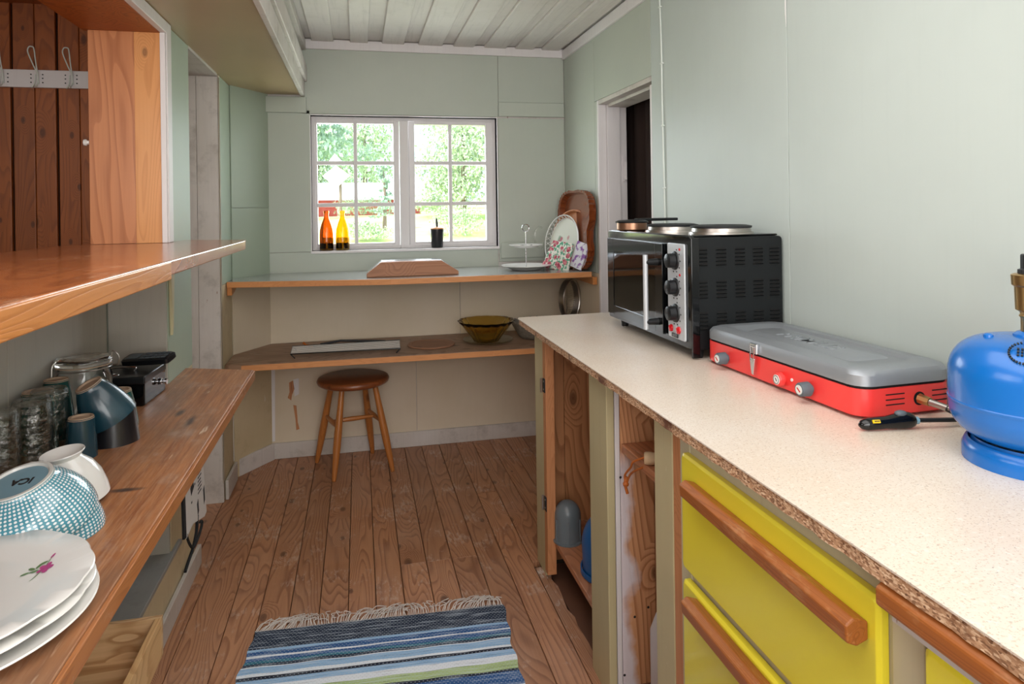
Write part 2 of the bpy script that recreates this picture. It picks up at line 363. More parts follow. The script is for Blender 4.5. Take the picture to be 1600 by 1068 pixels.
def m_flowertray():
    t = NT('flower_tray_enamel'); v = t.coord(rnd=False)
    vo = t.n('ShaderNodeTexVoronoi'); vo.inputs['Scale'].default_value = 14; t.l(v, vo.inputs['Vector']); n = t.noise(v, 26, 3)
    d = t.math('ADD', vo.outputs['Distance'], t.math('MULTIPLY', n, .4))
    c = t.mix(t.step(d, .60, .52), lin('#cfd2c4'), t.mix(t.step(n, .45, .55), lin('#b4616b'), lin('#7f9a80')))
    return t.set(Base_Color=c, Roughness=.4)
M['flowertray'] = m_flowertray()
def m_limed():
    """pine board with a spilled coat of whitewash on its front part"""
    m = M['cab_paintpatch']; t = m.node_tree; b = t.nodes['Principled BSDF']
    src = b.inputs['Base Color'].links[0].from_socket
    tc = t.nodes.new('ShaderNodeTexCoord'); sx = t.nodes.new('ShaderNodeSeparateXYZ'); t.links.new(tc.outputs['Object'], sx.inputs[0])
    nz = t.nodes.new('ShaderNodeTexNoise'); nz.inputs['Scale'].default_value = 7; nz.inputs['Detail'].default_value = 5; t.links.new(tc.outputs['Object'], nz.inputs[0])
    a = t.nodes.new('ShaderNodeMath'); a.operation = 'MULTIPLY_ADD'; a.inputs[1].default_value = -.12; t.links.new(nz.outputs[0], a.inputs[0]); t.links.new(sx.outputs[0], a.inputs[2])
    # a is x - .12*noise ; white up to x about .70
    mr = t.nodes.new('ShaderNodeMapRange'); mr.inputs[1].default_value = -.250; mr.inputs[2].default_value = -.272; t.links.new(a.outputs[0], mr.inputs[0])
    zc = t.nodes.new('ShaderNodeMapRange'); zc.inputs[1].default_value = .66; zc.inputs[2].default_value = .60; t.links.new(sx.outputs[2], zc.inputs[0])
    mu = t.nodes.new('ShaderNodeMath'); mu.operation = 'MULTIPLY'; t.links.new(mr.outputs[0], mu.inputs[0]); t.links.new(zc.outputs[0], mu.inputs[1])
    mx = t.nodes.new('ShaderNodeMix'); mx.data_type = 'RGBA'; t.links.new(mu.outputs[0], mx.inputs[0]); t.links.new(src, mx.inputs[6]); mx.inputs[7].default_value = lin('#e0d6da')
    t.links.new(mx.outputs[2], b.inputs['Base Color'])
m_limed()

# ---------------------------------------------------------------- geometry helpers
def box(bm, x0, x1, y0, y1, z0, z1, T=None):
    vs = [bm.verts.new((x, y, z)) for z in (z0, z1) for y in (y0, y1) for x in (x0, x1)]
    for f in ((0, 2, 3, 1), (4, 5, 7, 6), (0, 1, 5, 4), (2, 6, 7, 3), (0, 4, 6, 2), (1, 3, 7, 5)): bm.faces.new([vs[i] for i in f])
    if T is not None: bmesh.ops.transform(bm, matrix=T, verts=vs)
    return vs
def prism(bm, poly, a0, a1, axis='Z'):
    def P(p, a):
        return {'Z': (p[0], p[1], a), 'Y': (p[0], a, p[1]), 'X': (a, p[0], p[1])}[axis]
    A = [bm.verts.new(P(p, a0)) for p in poly]; B = [bm.verts.new(P(p, a1)) for p in poly]
    n = len(poly); bm.faces.new(A[::-1]); bm.faces.new(B)
    for i in range(n): bm.faces.new((A[i], A[(i+1) % n], B[(i+1) % n], B[i]))
def lathe(bm, prof, seg=32, T=None, uv=False, lobes=0, lobe_amp=0):
    rings = []; vs_all = []
    ul = bm.loops.layers.uv.verify() if uv else None
    L = [0]
    for i in range(1, len(prof)): L.append(L[-1] + math.hypot(prof[i][0]-prof[i-1][0], prof[i][1]-prof[i-1][1]))
    for r, z in prof:
        if r < 1e-6: ring = [bm.verts.new((0, 0, z))]
        else:
            ring = []
            for k in range(seg):
                a = 2*PI*k/seg; rr = r * (1 + lobe_amp * abs(math.sin(a*lobes/2)) if lobes else 1)
                ring.append(bm.verts.new((rr*math.cos(a), rr*math.sin(a), z)))
        rings.append(ring); vs_all += ring
    for i in range(len(rings)-1):
        a, b = rings[i], rings[i+1]
        for k in range(seg):
            k2 = (k+1) % seg
            if len(a) == 1 and len(b) == 1: break
            if len(a) == 1: vs, uvs = (a[0], b[k2], b[k]), ((k+.5, i), (k+1, i+1), (k, i+1))
            elif len(b) == 1: vs, uvs = (a[k], a[k2], b[0]), ((k, i), (k+1, i), (k+.5, i+1))
            else: vs, uvs = (a[k], a[k2], b[k2], b[k]), ((k, i), (k+1, i), (k+1, i+1), (k, i+1))
            f = bm.faces.new(vs)
            if uv:
                for lp, (uu, vv) in zip(f.loops, uvs): lp[ul].uv = (uu/seg, L[vv]/max(L[-1], 1e-6))
    if T is not None: bmesh.ops.transform(bm, matrix=T, verts=vs_all)
    return vs_all
def cyl(bm, p0, p1, r0, r1=None, seg=16):
    if r1 is None: r1 = r0
    p0 = Vector(p0); p1 = Vector(p1); d = p1 - p0
    q = d.to_track_quat('Z', 'Y').to_matrix().to_4x4(); T = Matrix.Translation(p0) @ q
    lathe(bm, [(0, 0), (r0, 0), (r1, d.length), (0, d.length)], seg, T)
def tube(bm, pts, r, seg=8, closed=False):
    pts = [Vector(p) for p in pts]; n = len(pts); rings = []
    prev = None
    for i, p in enumerate(pts):
        if closed: d = pts[(i+1) % n] - pts[i-1]
        else: d = pts[min(i+1, n-1)] - pts[max(i-1, 0)]
        d.normalize()
        if prev is None:
            a = d.orthogonal().normalized()
        else:
            a = (prev - d * prev.dot(d)).normalized()
        prev = a; b = d.cross(a); rr = r[i] if isinstance(r, (list, tuple)) else r
        rings.append([bm.verts.new(p + (a*math.cos(t)+b*math.sin(t))*rr) for t in [2*PI*k/seg for k in range(seg)]])
    m = n if closed else n-1
    for i in range(m):
        A, B = rings[i], rings[(i+1) % n]
        for k in range(seg): bm.faces.new((A[k], A[(k+1) % seg], B[(k+1) % seg], B[k]))
    if not closed:
        bm.faces.new(rings[0][::-1]); bm.faces.new(rings[-1])
def bez(ps, n=12):
    """Catmull-Rom through ps"""
    ps = [Vector(p) for p in ps]; out = []
    P = [2*ps[0]-ps[1]] + ps + [2*ps[-1]-ps[-2]]
    for i in range(1, len(P)-2):
        for k in range(n):
            t = k/n; a, b, c, d = P[i-1:i+3]
            out.append(.5*((2*b)+(-a+c)*t+(2*a-5*b+4*c-d)*t*t+(-a+3*b-3*c+d)*t*t*t))
    out.append(ps[-1]); return out
def rrect(x0, x1, y0, y1, r, n=5):
    out = []
    for cx, cy, a0 in ((x1-r, y1-r, 0), (x0+r, y1-r, 90), (x0+r, y0+r, 180), (x1-r, y0+r, 270)):
        for k in range(n+1):
            a = math.radians(a0+90*k/n); out.append((cx+r*math.cos(a), cy+r*math.sin(a)))
    return out
def loft(bm, loops, cap=True):
    Rg = [[bm.verts.new(p) for p in lp] for lp in loops]; n = len(Rg[0])
    for a, b in zip(Rg, Rg[1:]):
        for k in range(n): bm.faces.new((a[k], a[(k+1) % n], b[(k+1) % n], b[k]))
    if cap: bm.faces.new(Rg[0][::-1]); bm.faces.new(Rg[-1])
def nb(): return bmesh.new()
def one(fn, *a, **k):
    b = nb(); fn(b, *a, **k); return b
WORLD = {}
def obj(name, bm, mat, parent=None, smooth=False, bev=0, angle=40, seg=2):
    if parent is not None and parent.name in WORLD:
        bmesh.ops.translate(bm, vec=-Vector(WORLD[parent.name]), verts=bm.verts)
    bmesh.ops.recalc_face_normals(bm, faces=bm.faces)
    me = bpy.data.meshes.new(name); bm.to_mesh(me); bm.free()
    if smooth:
        me.shade_smooth(); me.set_sharp_from_angle(angle=math.radians(angle))
    for m in (mat if isinstance(mat, (list, tuple)) else [mat]): me.materials.append(M[m] if isinstance(m, str) else m)
    o = bpy.data.objects.new(name, me); COL.objects.link(o)
    if parent is not None:
        o.parent = parent
        if parent.name in WORLD: WORLD[o.name] = WORLD[parent.name]
    if bev:
        md = o.modifiers.new('bevel', 'BEVEL'); md.width = bev; md.segments = seg; md.limit_method = 'ANGLE'; md.angle_limit = math.radians(35)
    return o
def tag(o, label, cat, group=None):
    o['label'] = label; o['category'] = cat
    if group: o['group'] = group
    return o
def thing(name, label, cat, loc=(0, 0, 0), world=True, rot=None, group=None):
    """Empty at the base; world=True: parts are given in room coordinates"""
    o = bpy.data.objects.new(name, None); COL.objects.link(o); o.location = loc; o.empty_display_size = .05
    if rot: o.rotation_euler = rot
    if world: WORLD[o.name] = tuple(loc)
    return tag(o, label, cat, group)
def struct(name, bm, mat, **k):
    o = obj(name, bm, mat, **k); o['kind'] = 'structure'; return o
def copy_tree(o, parent=None):
    c = o.copy(); COL.objects.link(c); c.parent = parent
    for ch in list(o.children): copy_tree(ch, c)
    return c
def text(body, size, depth, mat, parent, name='lettering', T=Matrix(), bold=0):
    cu = bpy.data.curves.new(name, 'FONT'); cu.body = body; cu.size = size; cu.extrude = depth; cu.align_x = 'CENTER'; cu.align_y = 'CENTER'; cu.offset = bold
    to = bpy.data.objects.new('tmp', cu); COL.objects.link(to)
    dg = bpy.context.evaluated_depsgraph_get(); dg.update()
    me = bpy.data.meshes.new_from_object(to.evaluated_get(dg)); bpy.data.objects.remove(to)
    me.transform(T); me.materials.clear(); me.materials.append(M[mat]); me.name = name
    o = bpy.data.objects.new(name, me); COL.objects.link(o); o.parent = parent; return o

# ================================================================ SETTING
XR = 1.177; YB = 3.75; ZC = 2.21
# floor
fl = struct('floor', one(box, -3.0, 1.75, -1.6, 3.85, -.09, -.024), 'subfloor')
edges = [-.612, -.548, -.425, -.33, -.235, -.142, -.05, .04, .133, .228, .322, .418, .512, .606]
def fboard(x0, x1, y0, y1, mat='floor', z=0.0):
    b = nb(); g = .0012
    box(b, x0+g, x1-g, y0+g, y1-g, -.022, z); obj('floor_board', b, mat, fl, bev=.0012, seg=1)
random.seed(3)
for i in range(len(edges)-1):
    x0, x1 = edges[i], edges[i+1]; cuts = [-1.58]
    if i in (8, 10): cuts.append(2.50)
    elif i == 12: cuts.append(3.045)
    elif i == 3: cuts.append(1.2)
    elif i == 6: cuts.append(.9)
    elif i == 9: cuts.append(2.50)
    cuts.append(3.745)
    for a, c in zip(cuts, cuts[1:]): fboard(x0, x1, a, c, z=random.uniform(-.0012, .0006))
# ragged last strip along the cabinet, whole boards beyond the cabinet end
b = nb(); pts = [(.6075, -1.55), (.6075, 2.36)]
yy = 2.36; 
while yy > -1.5:
    pts.append((.650 + random.uniform(-.007, .006), yy)); yy -= .045
prism(b, pts, -.022, 0); obj('floor_board', b, 'floor_edge', fl)
fboard(.606, .70, 2.40, 3.745); fboard(.70, .796, 2.53, 3.745)
for k in range(10): fboard(.796+k*.096, .892+k*.096, 2.53, 3.745)
for k in range(25):
    fboard(-.612-.096*(k+1), -.612-.096*k, 2.30 if k == 0 else -1.55, 3.745)
# baseboards
def bboard(name, p0, p1, h, t=.014, mat='white_worn'):
    p0 = Vector((*p0, 0)); p1 = Vector((*p1, 0)); d = (p1-p0); n = Vector((-d.y, d.x, 0)).normalized()
    b = nb(); q = [p0, p1, p1+n*t, p0+n*t]
    prism(b, [(p.x, p.y) for p in q], 0.0, h); return struct(name, b, mat, bev=.002)
bboard('baseboard_back', (1.17, YB-.002), (-.452, YB-.002), .082)
bboard('baseboard_corner', (-.458, YB-.012), (-.600, 3.545), .085)
bboard('baseboard_left', (-.605, 3.50), (-.605, 3.265), .088)
bboard('baseboard_plinth', (-.600, 2.70), (-.600, 1.0), .072)

# back wall: core with window hole, fibre-board panels on it
WX0, WX1, WZ0, WZ1 = -.245, .775, 1.090, 1.820
b = nb()
for x0, x1, z0, z1 in ((-.83, WX0, -.05, 2.35), (WX1, 1.9, -.05, 2.35), (WX0, WX1, -.05, WZ0), (WX0, WX1, WZ1, 2.35)):
    box(b, x0, x1, YB+.008, YB+.15, z0, z1)
wb = struct('wall_back', b, 'white_worn')
def panel(par, x0, x1, y0, y1, z0, z1, mat, name='wall_panel', bev=.0008, g=.0012):
    dx = g if (x1-x0) > .03 else 0; dy = g if (y1-y0) > .03 else 0; dz = g if (z1-z0) > .03 else 0
    return obj(name, one(box, x0+dx, x1-dx, y0+dy, y1-dy, z0+dz, z1-dz), mat, par, bev=bev, seg=1)
Y0, Y1 = YB, YB+.008
panel(wb, -.29, .785, Y0, Y1, WZ1+.005, 2.21, 'green')
panel(wb, .785, XR, Y0, Y1, 1.91, 2.21, 'green')
panel(wb, -.47, WX0-.002, Y0, Y1, WZ0-.004, 1.845, 'green')
panel(wb, -.47, WX1, Y0, Y1, .97, WZ0-.004, 'green')
panel(wb, WX1+.005, XR, Y0, Y1, 1.0, 1.82, 'green')
panel(wb, -.47, .55, Y0, Y1, .605, .97, 'cream'); panel(wb, .55, XR, Y0, Y1, .605, .97, 'cream')
panel(wb, -.47, .30, Y0, Y1, 0, .605, 'cream'); panel(wb, .30, XR, Y0, Y1, 0, .605, 'cream')
# raised boards beside the window
panel(wb, -.478, -.262, Y0-.014, Y0, 1.828, 1.915, 'green', 'cap_board', .002)
panel(wb, .783, XR-.002, Y0-.014, Y0, 1.828, 1.91, 'green', 'cap_board', .002)
panel(wb, .787, 1.045, Y0-.010, Y0, 1.02, 1.112, 'green', 'patch_board', .002)
panel(wb, -.245, .775, Y0-.006, Y0, 1.828, 1.836, 'green', 'drip_strip', .001)
# paint scars under the bench
bb = nb(); prism(bb, [(-.372, .395), (-.352, .405), (-.345, .36), (-.357, .33), (-.362, .30), (-.38, .315), (-.37, .345)], YB-.0012, YB, 'Y')
prism(bb, [(-.352, .275), (-.336, .27), (-.33, .18), (-.322, .145), (-.338, .14), (-.342, .2)], YB-.0012, YB, 'Y'); obj('bare_patch', bb, 'rattan', wb)
bb = nb(); prism(bb, [(-.350, .41), (-.322, .415), (-.322, .33), (-.345, .32)], YB-.0009, YB, 'Y')
prism(bb, [(-.469, .60), (-.440, .60), (-.446, .09), (-.462, .09)], YB-.0009, YB, 'Y'); obj('filler_patch', bb, 'white', wb)

# window
w = bpy.data.objects.new('window_1', None); COL.objects.link(w); w['kind'] = 'structure'
YS = 3.800   # sash plane front
b = nb()
box(b, WX0-.0, WX0+.02, YS, YS+.06, WZ0, WZ1); box(b, WX1-.02, WX1, YS, YS+.06, WZ0, WZ1)
box(b, WX0+.02, WX1-.02, YS, YS+.06, WZ1-.02, WZ1); box(b, WX0+.02, WX1-.02, YS, YS+.06, WZ0, WZ0+.02)
obj('window_frame', b, 'white', w, bev=.0015)
obj('window_post', one(box, .229, .276, YS-.022, YS+.06, WZ0+.0, WZ1-.02), 'white', w, bev=.002)
obj('window_sill', one(box, WX0-.005, WX1+.004, 3.735, YS, WZ0-.014, WZ0), 'white', w, bev=.002)
b = nb(); box(b, WX0-.004, WX0, YB, YS+.06, WZ0, WZ1); box(b, WX1, WX1+.004, YB, YS+.06, WZ0, WZ1); box(b, WX0, WX1, YB, YS+.06, WZ1, WZ1+.004)
obj('window_lining', b, 'white', w)
def sash(xs, zs):
    # xs: outer0, glass0, bar0, bar1, glass1, outer1
    o0, g0, b0, b1, g1, o1 = xs; y0, y1 = YS+.004, YS+.036
    zb0, zg0, za, zb, zc, zd, zg1, zt = zs
    s_ = nb()
    box(s_, o0, g0, y0, y1, zb0, zt); box(s_, g1, o1, y0, y1, zb0, zt)
    box(s_, g0, g1, y0, y1, zb0, zg0); box(s_, g0, g1, y0, y1, zg1, zt)
    so = obj('sash', s_, 'white', w, bev=.002)
    obj('glazing_bar', one(box, b0, b1, y0+.002, y1-.006, zg0, zg1), 'white', so, bev=.002)
    for z0, z1 in ((za, zb), (zc, zd)):
        obj('glazing_bar', one(box, g0, b0, y0+.003, y1-.006, z0, z1), 'white', so, bev=.002)
        obj('glazing_bar', one(box, b1, g1, y0+.003, y1-.006, z0, z1), 'white', so, bev=.002)
    for xa, xb in ((g0, b0), (b1, g1)):
        for z0, z1 in ((zg0, za), (zb, zc), (zd, zg1)):
            obj('pane', one(box, xa-.002, xb+.002, y0+.018, y0+.021, z0-.002, z1+.002), 'pane', so)
zs = (1.092, 1.124, 1.326, 1.347, 1.556, 1.577, 1.784, 1.812)
sash((-.243, -.215, -.022, -.002, .195, .226), zs)
sash((.279, .312, .503, .523, .718, .756), zs)

# right wall with doorway
DY0, DY1, DZ = 2.556, 3.200, 1.838
b = nb()
for y0, y1, z0, z1 in ((-1.7, DY0, -.05, 2.35), (DY1, 3.9, -.05, 2.35), (DY0, DY1, DZ, 2.35)):
    box(b, XR+.008, XR+.135, y0, y1, z0, z1)
wr = struct('wall_right', b, 'green_right')
for y0, y1, z0, z1, mt in ((1.663, DY0, 0, 2.21, 'green_right'), (.45, 1.663, 0, 2.21, 'green_right'), (-1.6, .45, 0, 2.21, 'green_right'), (DY0, 3.235, DZ, 2.21, 'green'), (3.235, YB, .97, 2.21, 'green'), (DY1, 3.235, .97, DZ, 'green'), (DY1, YB, 0, .97, 'cream')):
    panel(wr, XR, XR+.008, y0, y1, z0, z1, mt)
obj('paint_chip', one(prism, [(1.664, 2.0), (1.672, 2.0), (1.669, 1.84), (1.664, 1.80)], XR-.0012, XR, 'X'), 'china', wr)
d = bpy.data.objects.new('door_1', None); COL.objects.link(d); d['kind'] = 'structure'
b = nb()
box(b, XR-.002, XR+.040, DY1-.022, DY1, 0, DZ); box(b, XR+.040, XR+.110, DY1-.034, DY1, 0, DZ-.02); box(b, XR+.110, XR+.15, DY1-.020, DY1, 0, DZ-.02)
obj('door_jamb', b, 'white', d, bev=.003)
b = nb(); box(b, XR-.002, XR+.045, DY0, DY1-.022, DZ-.022, DZ); box(b, XR+.045, XR+.15, DY0, DY1-.022, DZ-.034, DZ)
obj('door_head', b, 'white_worn', d, bev=.003)
obj('door_jamb', one(box, XR+.001, XR+.15, DY0, DY0+.02, 0, DZ-.034), 'white', d, bev=.003)
b = nb(); box(b, XR+.128, XR+.134, DY1-.030, DY1-.020, 1.43, 1.56); cyl(b, (XR+.137, DY1-.035, 1.44), (XR+.137, DY1-.035, 1.53), .006, seg=8)
obj('hinge', b, 'white', d)
# ceiling: slab, wide lower boards over recessed ones
cl = struct('ceiling', one(box, -3.0, 1.9, -1.7, 3.9, 2.245, 2.32), 'ceil_dark')
low = [(-.232, -.118), (-.032, .062), (.138, .257), (.335, .468), (.530, .645), (.706, .830), (.885, .992), (1.040, 1.148)]
x = low[0][0]-.07
for k, (a, c) in enumerate(low):
    obj('ceiling_board', one(box, a, c, -1.6, 3.742-.004*random.random(), 2.213, 2.229), 'ceil', cl, bev=.004)
prev = -.27
for k in range(len(low)+1):
    a = low[k-1][1] if k else -.30; c = low[k][0] if k < len(low) else XR
    obj('ceiling_board', one(box, a-.02, c+.02, -1.6, 3.745, 2.229, 2.245), 'ceil', cl, bev=.002, seg=1)
tr = struct('trim_1', one(box, -.285, XR, YB-.016, YB, 2.172, 2.224), 'white', bev=.002)
tr = struct('trim_2', one(box, XR-.014, XR, -1.6, YB-.016, 2.160, 2.215), 'white', bev=.002)
# bulkhead over the left side, with stepped fascia boards
bk = struct('trim_3', one(box, -.835, -.292, -1.6, YB, 1.926, 2.245), 'bulk')
obj('fascia_board', one(box, -.292, -.272, -1.6, YB-.002, 1.916, 1.995), 'white_worn', bk, bev=.002)
obj('fascia_board', one(box, -.292, -.258, -1.6, YB-.002, 1.997, 2.080), 'white_worn', bk, bev=.003)
obj('fascia_board', one(box, -.292, -.282, -1.6, YB-.002, 2.080, 2.165), 'ceil_dark', bk, bev=.002)
obj('fascia_board', one(box, -.300, -.262, -1.6, YB-.002, 2.165, 2.212), 'ceil_dark', bk, bev=.002)

# left wall
XL = -.61; OY = 2.37; OZ0 = 1.170; OZ1 = 1.886
b = nb()
box(b, -.83, XL-.006, OY+.018, 2.706, -.02, 1.926)        # pier between opening and doorway
box(b, -.83, XL-.006, 3.25, 3.86, -.02, 2.3)          # pier beyond the doorway
prism(b, [(XL-.006, 3.52), (-.47, 3.757), (-.47, 3.86), (-.83, 3.86), (-.83, 3.52)], -.02, 1.926)
box(b, -.83, XL, -1.6, OY+.018, OZ1+.02, 1.926)
box(b, -.83, -.79, -1.6, OY+.018, 0, OZ0)              # thin half wall at the back of the recess
wl = struct('wall_left', b, 'plaster')
panel(wl, XL-.006, XL, OY+.018, 2.706, .74, 1.926, 'green_dull'); panel(wl, XL-.006, XL, OY+.018, 2.706, 0, .74, 'cream_worn')
panel(wl, XL-.006, XL, 3.252, 3.515, .97, 1.926, 'green_dull'); panel(wl, XL-.006, XL, 3.252, 3.515, 0, .97, 'cream_worn')
def chpanel(z0, z1, mat):
    p0, p1 = Vector((XL, 3.517)), Vector((-.4655, 3.752)); n = Vector((p1.y-p0.y, -(p1.x-p0.x))).normalized()*.006
    obj('wall_panel', one(prism, [tuple(p0), tuple(p0+n), tuple(p1+n), tuple(p1)], z0, z1), mat, wl)
chpanel(0, .604, 'cream_worn'); chpanel(.606, .975, 'cream'); chpanel(.977, 1.325, 'green_dull'); chpanel(1.327, 1.926, 'green_dull')
obj('filler_patch', one(box, XL-.001, XL+.0012, 3.500, 3.514, .09, .50), 'white', wl)
# recess back boards, grey, vertical seam
for y0, y1 in ((OY-1.3, 1.75), (1.75, OY-.002), (-1.6, OY-1.3)):
    panel(wl, -.79, -.784, y0, y1, .0, OZ0, 'grey_board')
panel(wl, -.784, XL-.001, OY+.006, OY+.018, .0, OZ0, 'grey_board')
prism_b = nb(); prism(prism_b, [(2.392, 1.170), (2.440, 1.170), (2.420, .93), (2.408, .90)], XL, XL+.010, 'X'); obj('wedge_batten', prism_b, 'olive', wl, bev=.002)
# opening lining and casing
op = bpy.data.objects.new('window_2', None); COL.objects.link(op); op['kind'] = 'structure'
obj('jamb_board', one(box, -.828, -.695, OY, OY+.018, 1.207, OZ1), 'jamb', op, bev=.001)
obj('jamb_board', one(box, -.695, -.618, OY, OY+.018, 1.207, OZ1), 'jamb_light', op, bev=.001)
obj('head_board', one(box, -.845, -.618, -1.6, OY+.018, OZ1, OZ1+.018), 'plank_red', op, bev=.002)
b = nb(); box(b, -.618, -.602, OY-.006, OY+.005, 1.207, OZ1); obj('jamb_strip', b, 'white', op, bev=.002)
obj('casing_board', one(box, -.618, -.598, OY+.005, OY+.055, 1.207, 1.924), 'white', op, bev=.002)
obj('casing_board', one(box, -.618, -.598, -1.6, OY+.005, OZ1, 1.924), 'white', op, bev=.002)
# doorway to the side room: pale far jamb and dark head
d2 = bpy.data.objects.new('door_2', None); COL.objects.link(d2); d2['kind'] = 'structure'
obj('door_jamb', one(box, -.700, XL+.004, 3.236, 3.252, 0, 1.915), 'white_worn', d2, bev=.002)
obj('door_jamb', one(box, -.83, -.701, 3.236, 3.252, 0, 1.915), 'white_worn', d2, bev=.002)
obj('door_head', one(box, -.83, XL, 2.706, 3.236, 1.915, 1.928), 'ceil_dark', d2)
obj('door_edge_strip', one(box, XL, XL+.004, 3.236, 3.258, .09, 1.92), 'cream', d2)
# shell of the rest of the house
struct('wall_front', one(box, -3.0, 1.9, -1.72, -1.6, -.05, 2.35), 'plaster')
struct('wall_far_left', one(box, -3.1, -3.0, -1.7, 3.9, -.05, 2.35), 'plaster')
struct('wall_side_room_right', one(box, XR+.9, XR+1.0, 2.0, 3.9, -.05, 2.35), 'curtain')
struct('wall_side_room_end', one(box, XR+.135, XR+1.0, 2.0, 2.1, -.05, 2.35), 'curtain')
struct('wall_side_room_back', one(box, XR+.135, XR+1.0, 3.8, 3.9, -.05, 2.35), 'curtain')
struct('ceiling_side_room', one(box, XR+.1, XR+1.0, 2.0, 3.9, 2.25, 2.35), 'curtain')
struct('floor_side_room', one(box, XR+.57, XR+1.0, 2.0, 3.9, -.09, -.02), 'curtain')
# planked wall in the room on the left
wp = struct('wall_side_room', one(box, -3.0, -.83, 3.272, 3.40, -.05, 2.3), 'subfloor')
x = -3.0+.03
x0 = -1.429 - .171*9
for k in range(13):
    xa = x0+k*.171+.007
    if xa+.164 > -.82: break
    obj('wall_plank', one(box, xa, xa+.080, 3.250, 3.272, 0, 2.24), 'plank_red', wp, bev=.003)
    obj('wall_plank', one(box, xa+.0815, xa+.160, 3.252, 3.272, 0, 2.24), 'plank_red', wp, bev=.003)
struct('ceiling_left_room', one(box, -3.0, -.835, -1.6, 3.3, 2.205, 2.245), 'plank_red')
# plinth under the low shelf
b = nb(); box(b, -.79, -.602, 1.02, 2.47, 0, .185)
pl = struct('trim_4', b, 'cream_worn')
obj('plinth_top', one(box, -.79, -.598, 1.02, 2.475, .185, .20), 'plinthtop', pl, bev=.002)

# ================================================================ SHELVES
# pass-through ledge
t = thing('bar_ledge', 'thick varnished wooden ledge running through the opening in the left wall', 'shelf', (-.6, 1.2, 1.175))
b = nb(); prism(b, [(-.90, -1.2), (-.352, -1.2), (-.375, 2.42), (-.385, 2.50), (-.60, 2.60), (XL+.001, 2.60), (XL+.001, OY+.0), (-.90, OY)], 1.176, 1.2065)
obj('ledge_board', b, ['ledge'], t, bev=.003)
b = nb(); prism(b, [(-.3505, -1.2), (-.346, -1.2), (-.3675, 1.47), (-.3735, 1.47)], 1.168, 1.204); obj('front_strip', b, 'ledge_edge', t, bev=.002)
b = nb(); prism(b, [(-.3735, 1.475), (-.3700, 1.475), (-.3790, 2.42), (-.3830, 2.42)], 1.176, 1.2035); s_ = obj('front_strip', b, 'ledge_grey', t, bev=.001); s_['label'] = 'greyed weathered stretch of front edge'
# low shelf, left
t = thing('low_shelf', 'worn stained wooden shelf board carrying crockery below the bar ledge', 'shelf', (-.6, 1.2, .72))
b = nb(); prism(b, [(-.783, -1.2), (-.352, -1.2), (-.367, 2.50), (-.609, 2.60), (-.609, OY+.005), (-.783, OY+.005)], .722, .75)
obj('shelf_board', b, 'shelf', t, bev=.002)
b = nb(); prism(b, [(-.3518, -1.2), (-.3420, -1.2), (-.3600, 2.493), (-.3668, 2.498)], .719, .7485); obj('front_strip', b, 'shelf_edge', t, bev=.0015)
# upper window shelf
t = thing('window_shelf', 'grey laminate shelf with wooden front edge under the window', 'shelf', (.25, 3.5, .95))
ush = [(-.605, 3.378), (-.418, 3.340), (.146, 3.240), (1.15, 3.245), (1.17, 3.30), (1.17, 3.748), (-.465, 3.748), (-.605, 3.51)]
obj('shelf_board', one(prism, ush, .952, .978), 'lam', t, bev=.001)
b = nb(); prism(b, [(-.607, 3.3775), (-.418, 3.3395), (.146, 3.2395), (1.15, 3.2445), (1.15, 3.2355), (.146, 3.2305), (-.420, 3.3305), (-.607, 3.3685)], .950, .9765); obj('front_edge', b, 'pine_edge', t, bev=.001)
b = nb(); prism(b, [(3.375, .951), (3.56, .951), (3.44, .918), (3.375, .912)], -.607, -.585, 'X'); obj('bracket', b, 'ledge_edge', t, bev=.002)
b = nb(); prism(b, [(3.222, .951), (3.60, .951), (3.60, .915), (3.222, .912)], XR-.026, XR-.003, 'X'); obj('bracket', b, 'ledge_edge', t, bev=.002)
# bench
t = thing('bench_shelf', 'weathered plank shelf above the round stool with raw pine front edge', 'shelf', (.25, 3.5, .58))
obj('shelf_board', one(prism, [(-.605, 3.30), (-.50, 3.262), (XR-.003, 3.248), (XR-.003, 3.748), (-.465, 3.748), (-.605, 3.51)], .580, .606), 'bench', t, bev=.002)
obj('front_edge', one(prism, [(-.52, 3.2620), (1.15, 3.2470), (1.15, 3.2400), (-.53, 3.2550)], .578, .6045), 'pine_edge', t, bev=.001)

# ================================================================ CABINET + COUNTER
t = thing('worktop', 'cream speckled laminate worktop with broken chipboard edge', 'countertop', (.9, 1, .858))
cp = [(.592, -1.2), (XR-.002, -1.2), (XR-.002, 2.556), (1.10, 2.60), (.592, 2.53)]
obj('laminate', one(prism, [(.590, -1.2), (XR-.002, -1.2), (XR-.002, 2.555), (.60, 2.535), (.590, 2.51)], .878, .8805), 'counter', t)
b = nb(); random.seed(5)
pts = []; y = -1.2
while y < 2.50: pts.append((.5925 + random.uniform(-.0015, .0025), y)); y += .02
pts += [(.594, 2.505), (.602, 2.533), (XR-.003, 2.553), (XR-.003, -1.2)]
prism(b, pts, .8575, .8778); obj('chipboard_core', b, 'chip', t)
cb = thing('base_cabinet', 'long pale green framed base cabinet under the worktop with open bays', 'cabinet', (.9, 1.2, 0))
XF = .630
def stile(y0, y1, z0=0.0, z1=.857, mat='olive', x1=XF+.022, name='stile', zz=None):
    return obj(name, one(box, XF, x1, y0, y1, z0, z1), mat, cb, bev=.0025)
stile(2.298, 2.413, .0); 
o = obj('stile_edge', one(box, XF-.002, XF+.030, 2.262, 2.2975, .02, .857), 'orange_edge', cb, bev=.002); o['label'] = 'orange bare wood edge with hinge leaves'
stile(1.675, 1.812, -.02)
o = stile(1.292, 1.380, -.02)
obj('stile_edge', one(box, XF+.001, XF+.024, 1.258, 1.291, -.02, .857), 'orange_edge', cb, bev=.002)
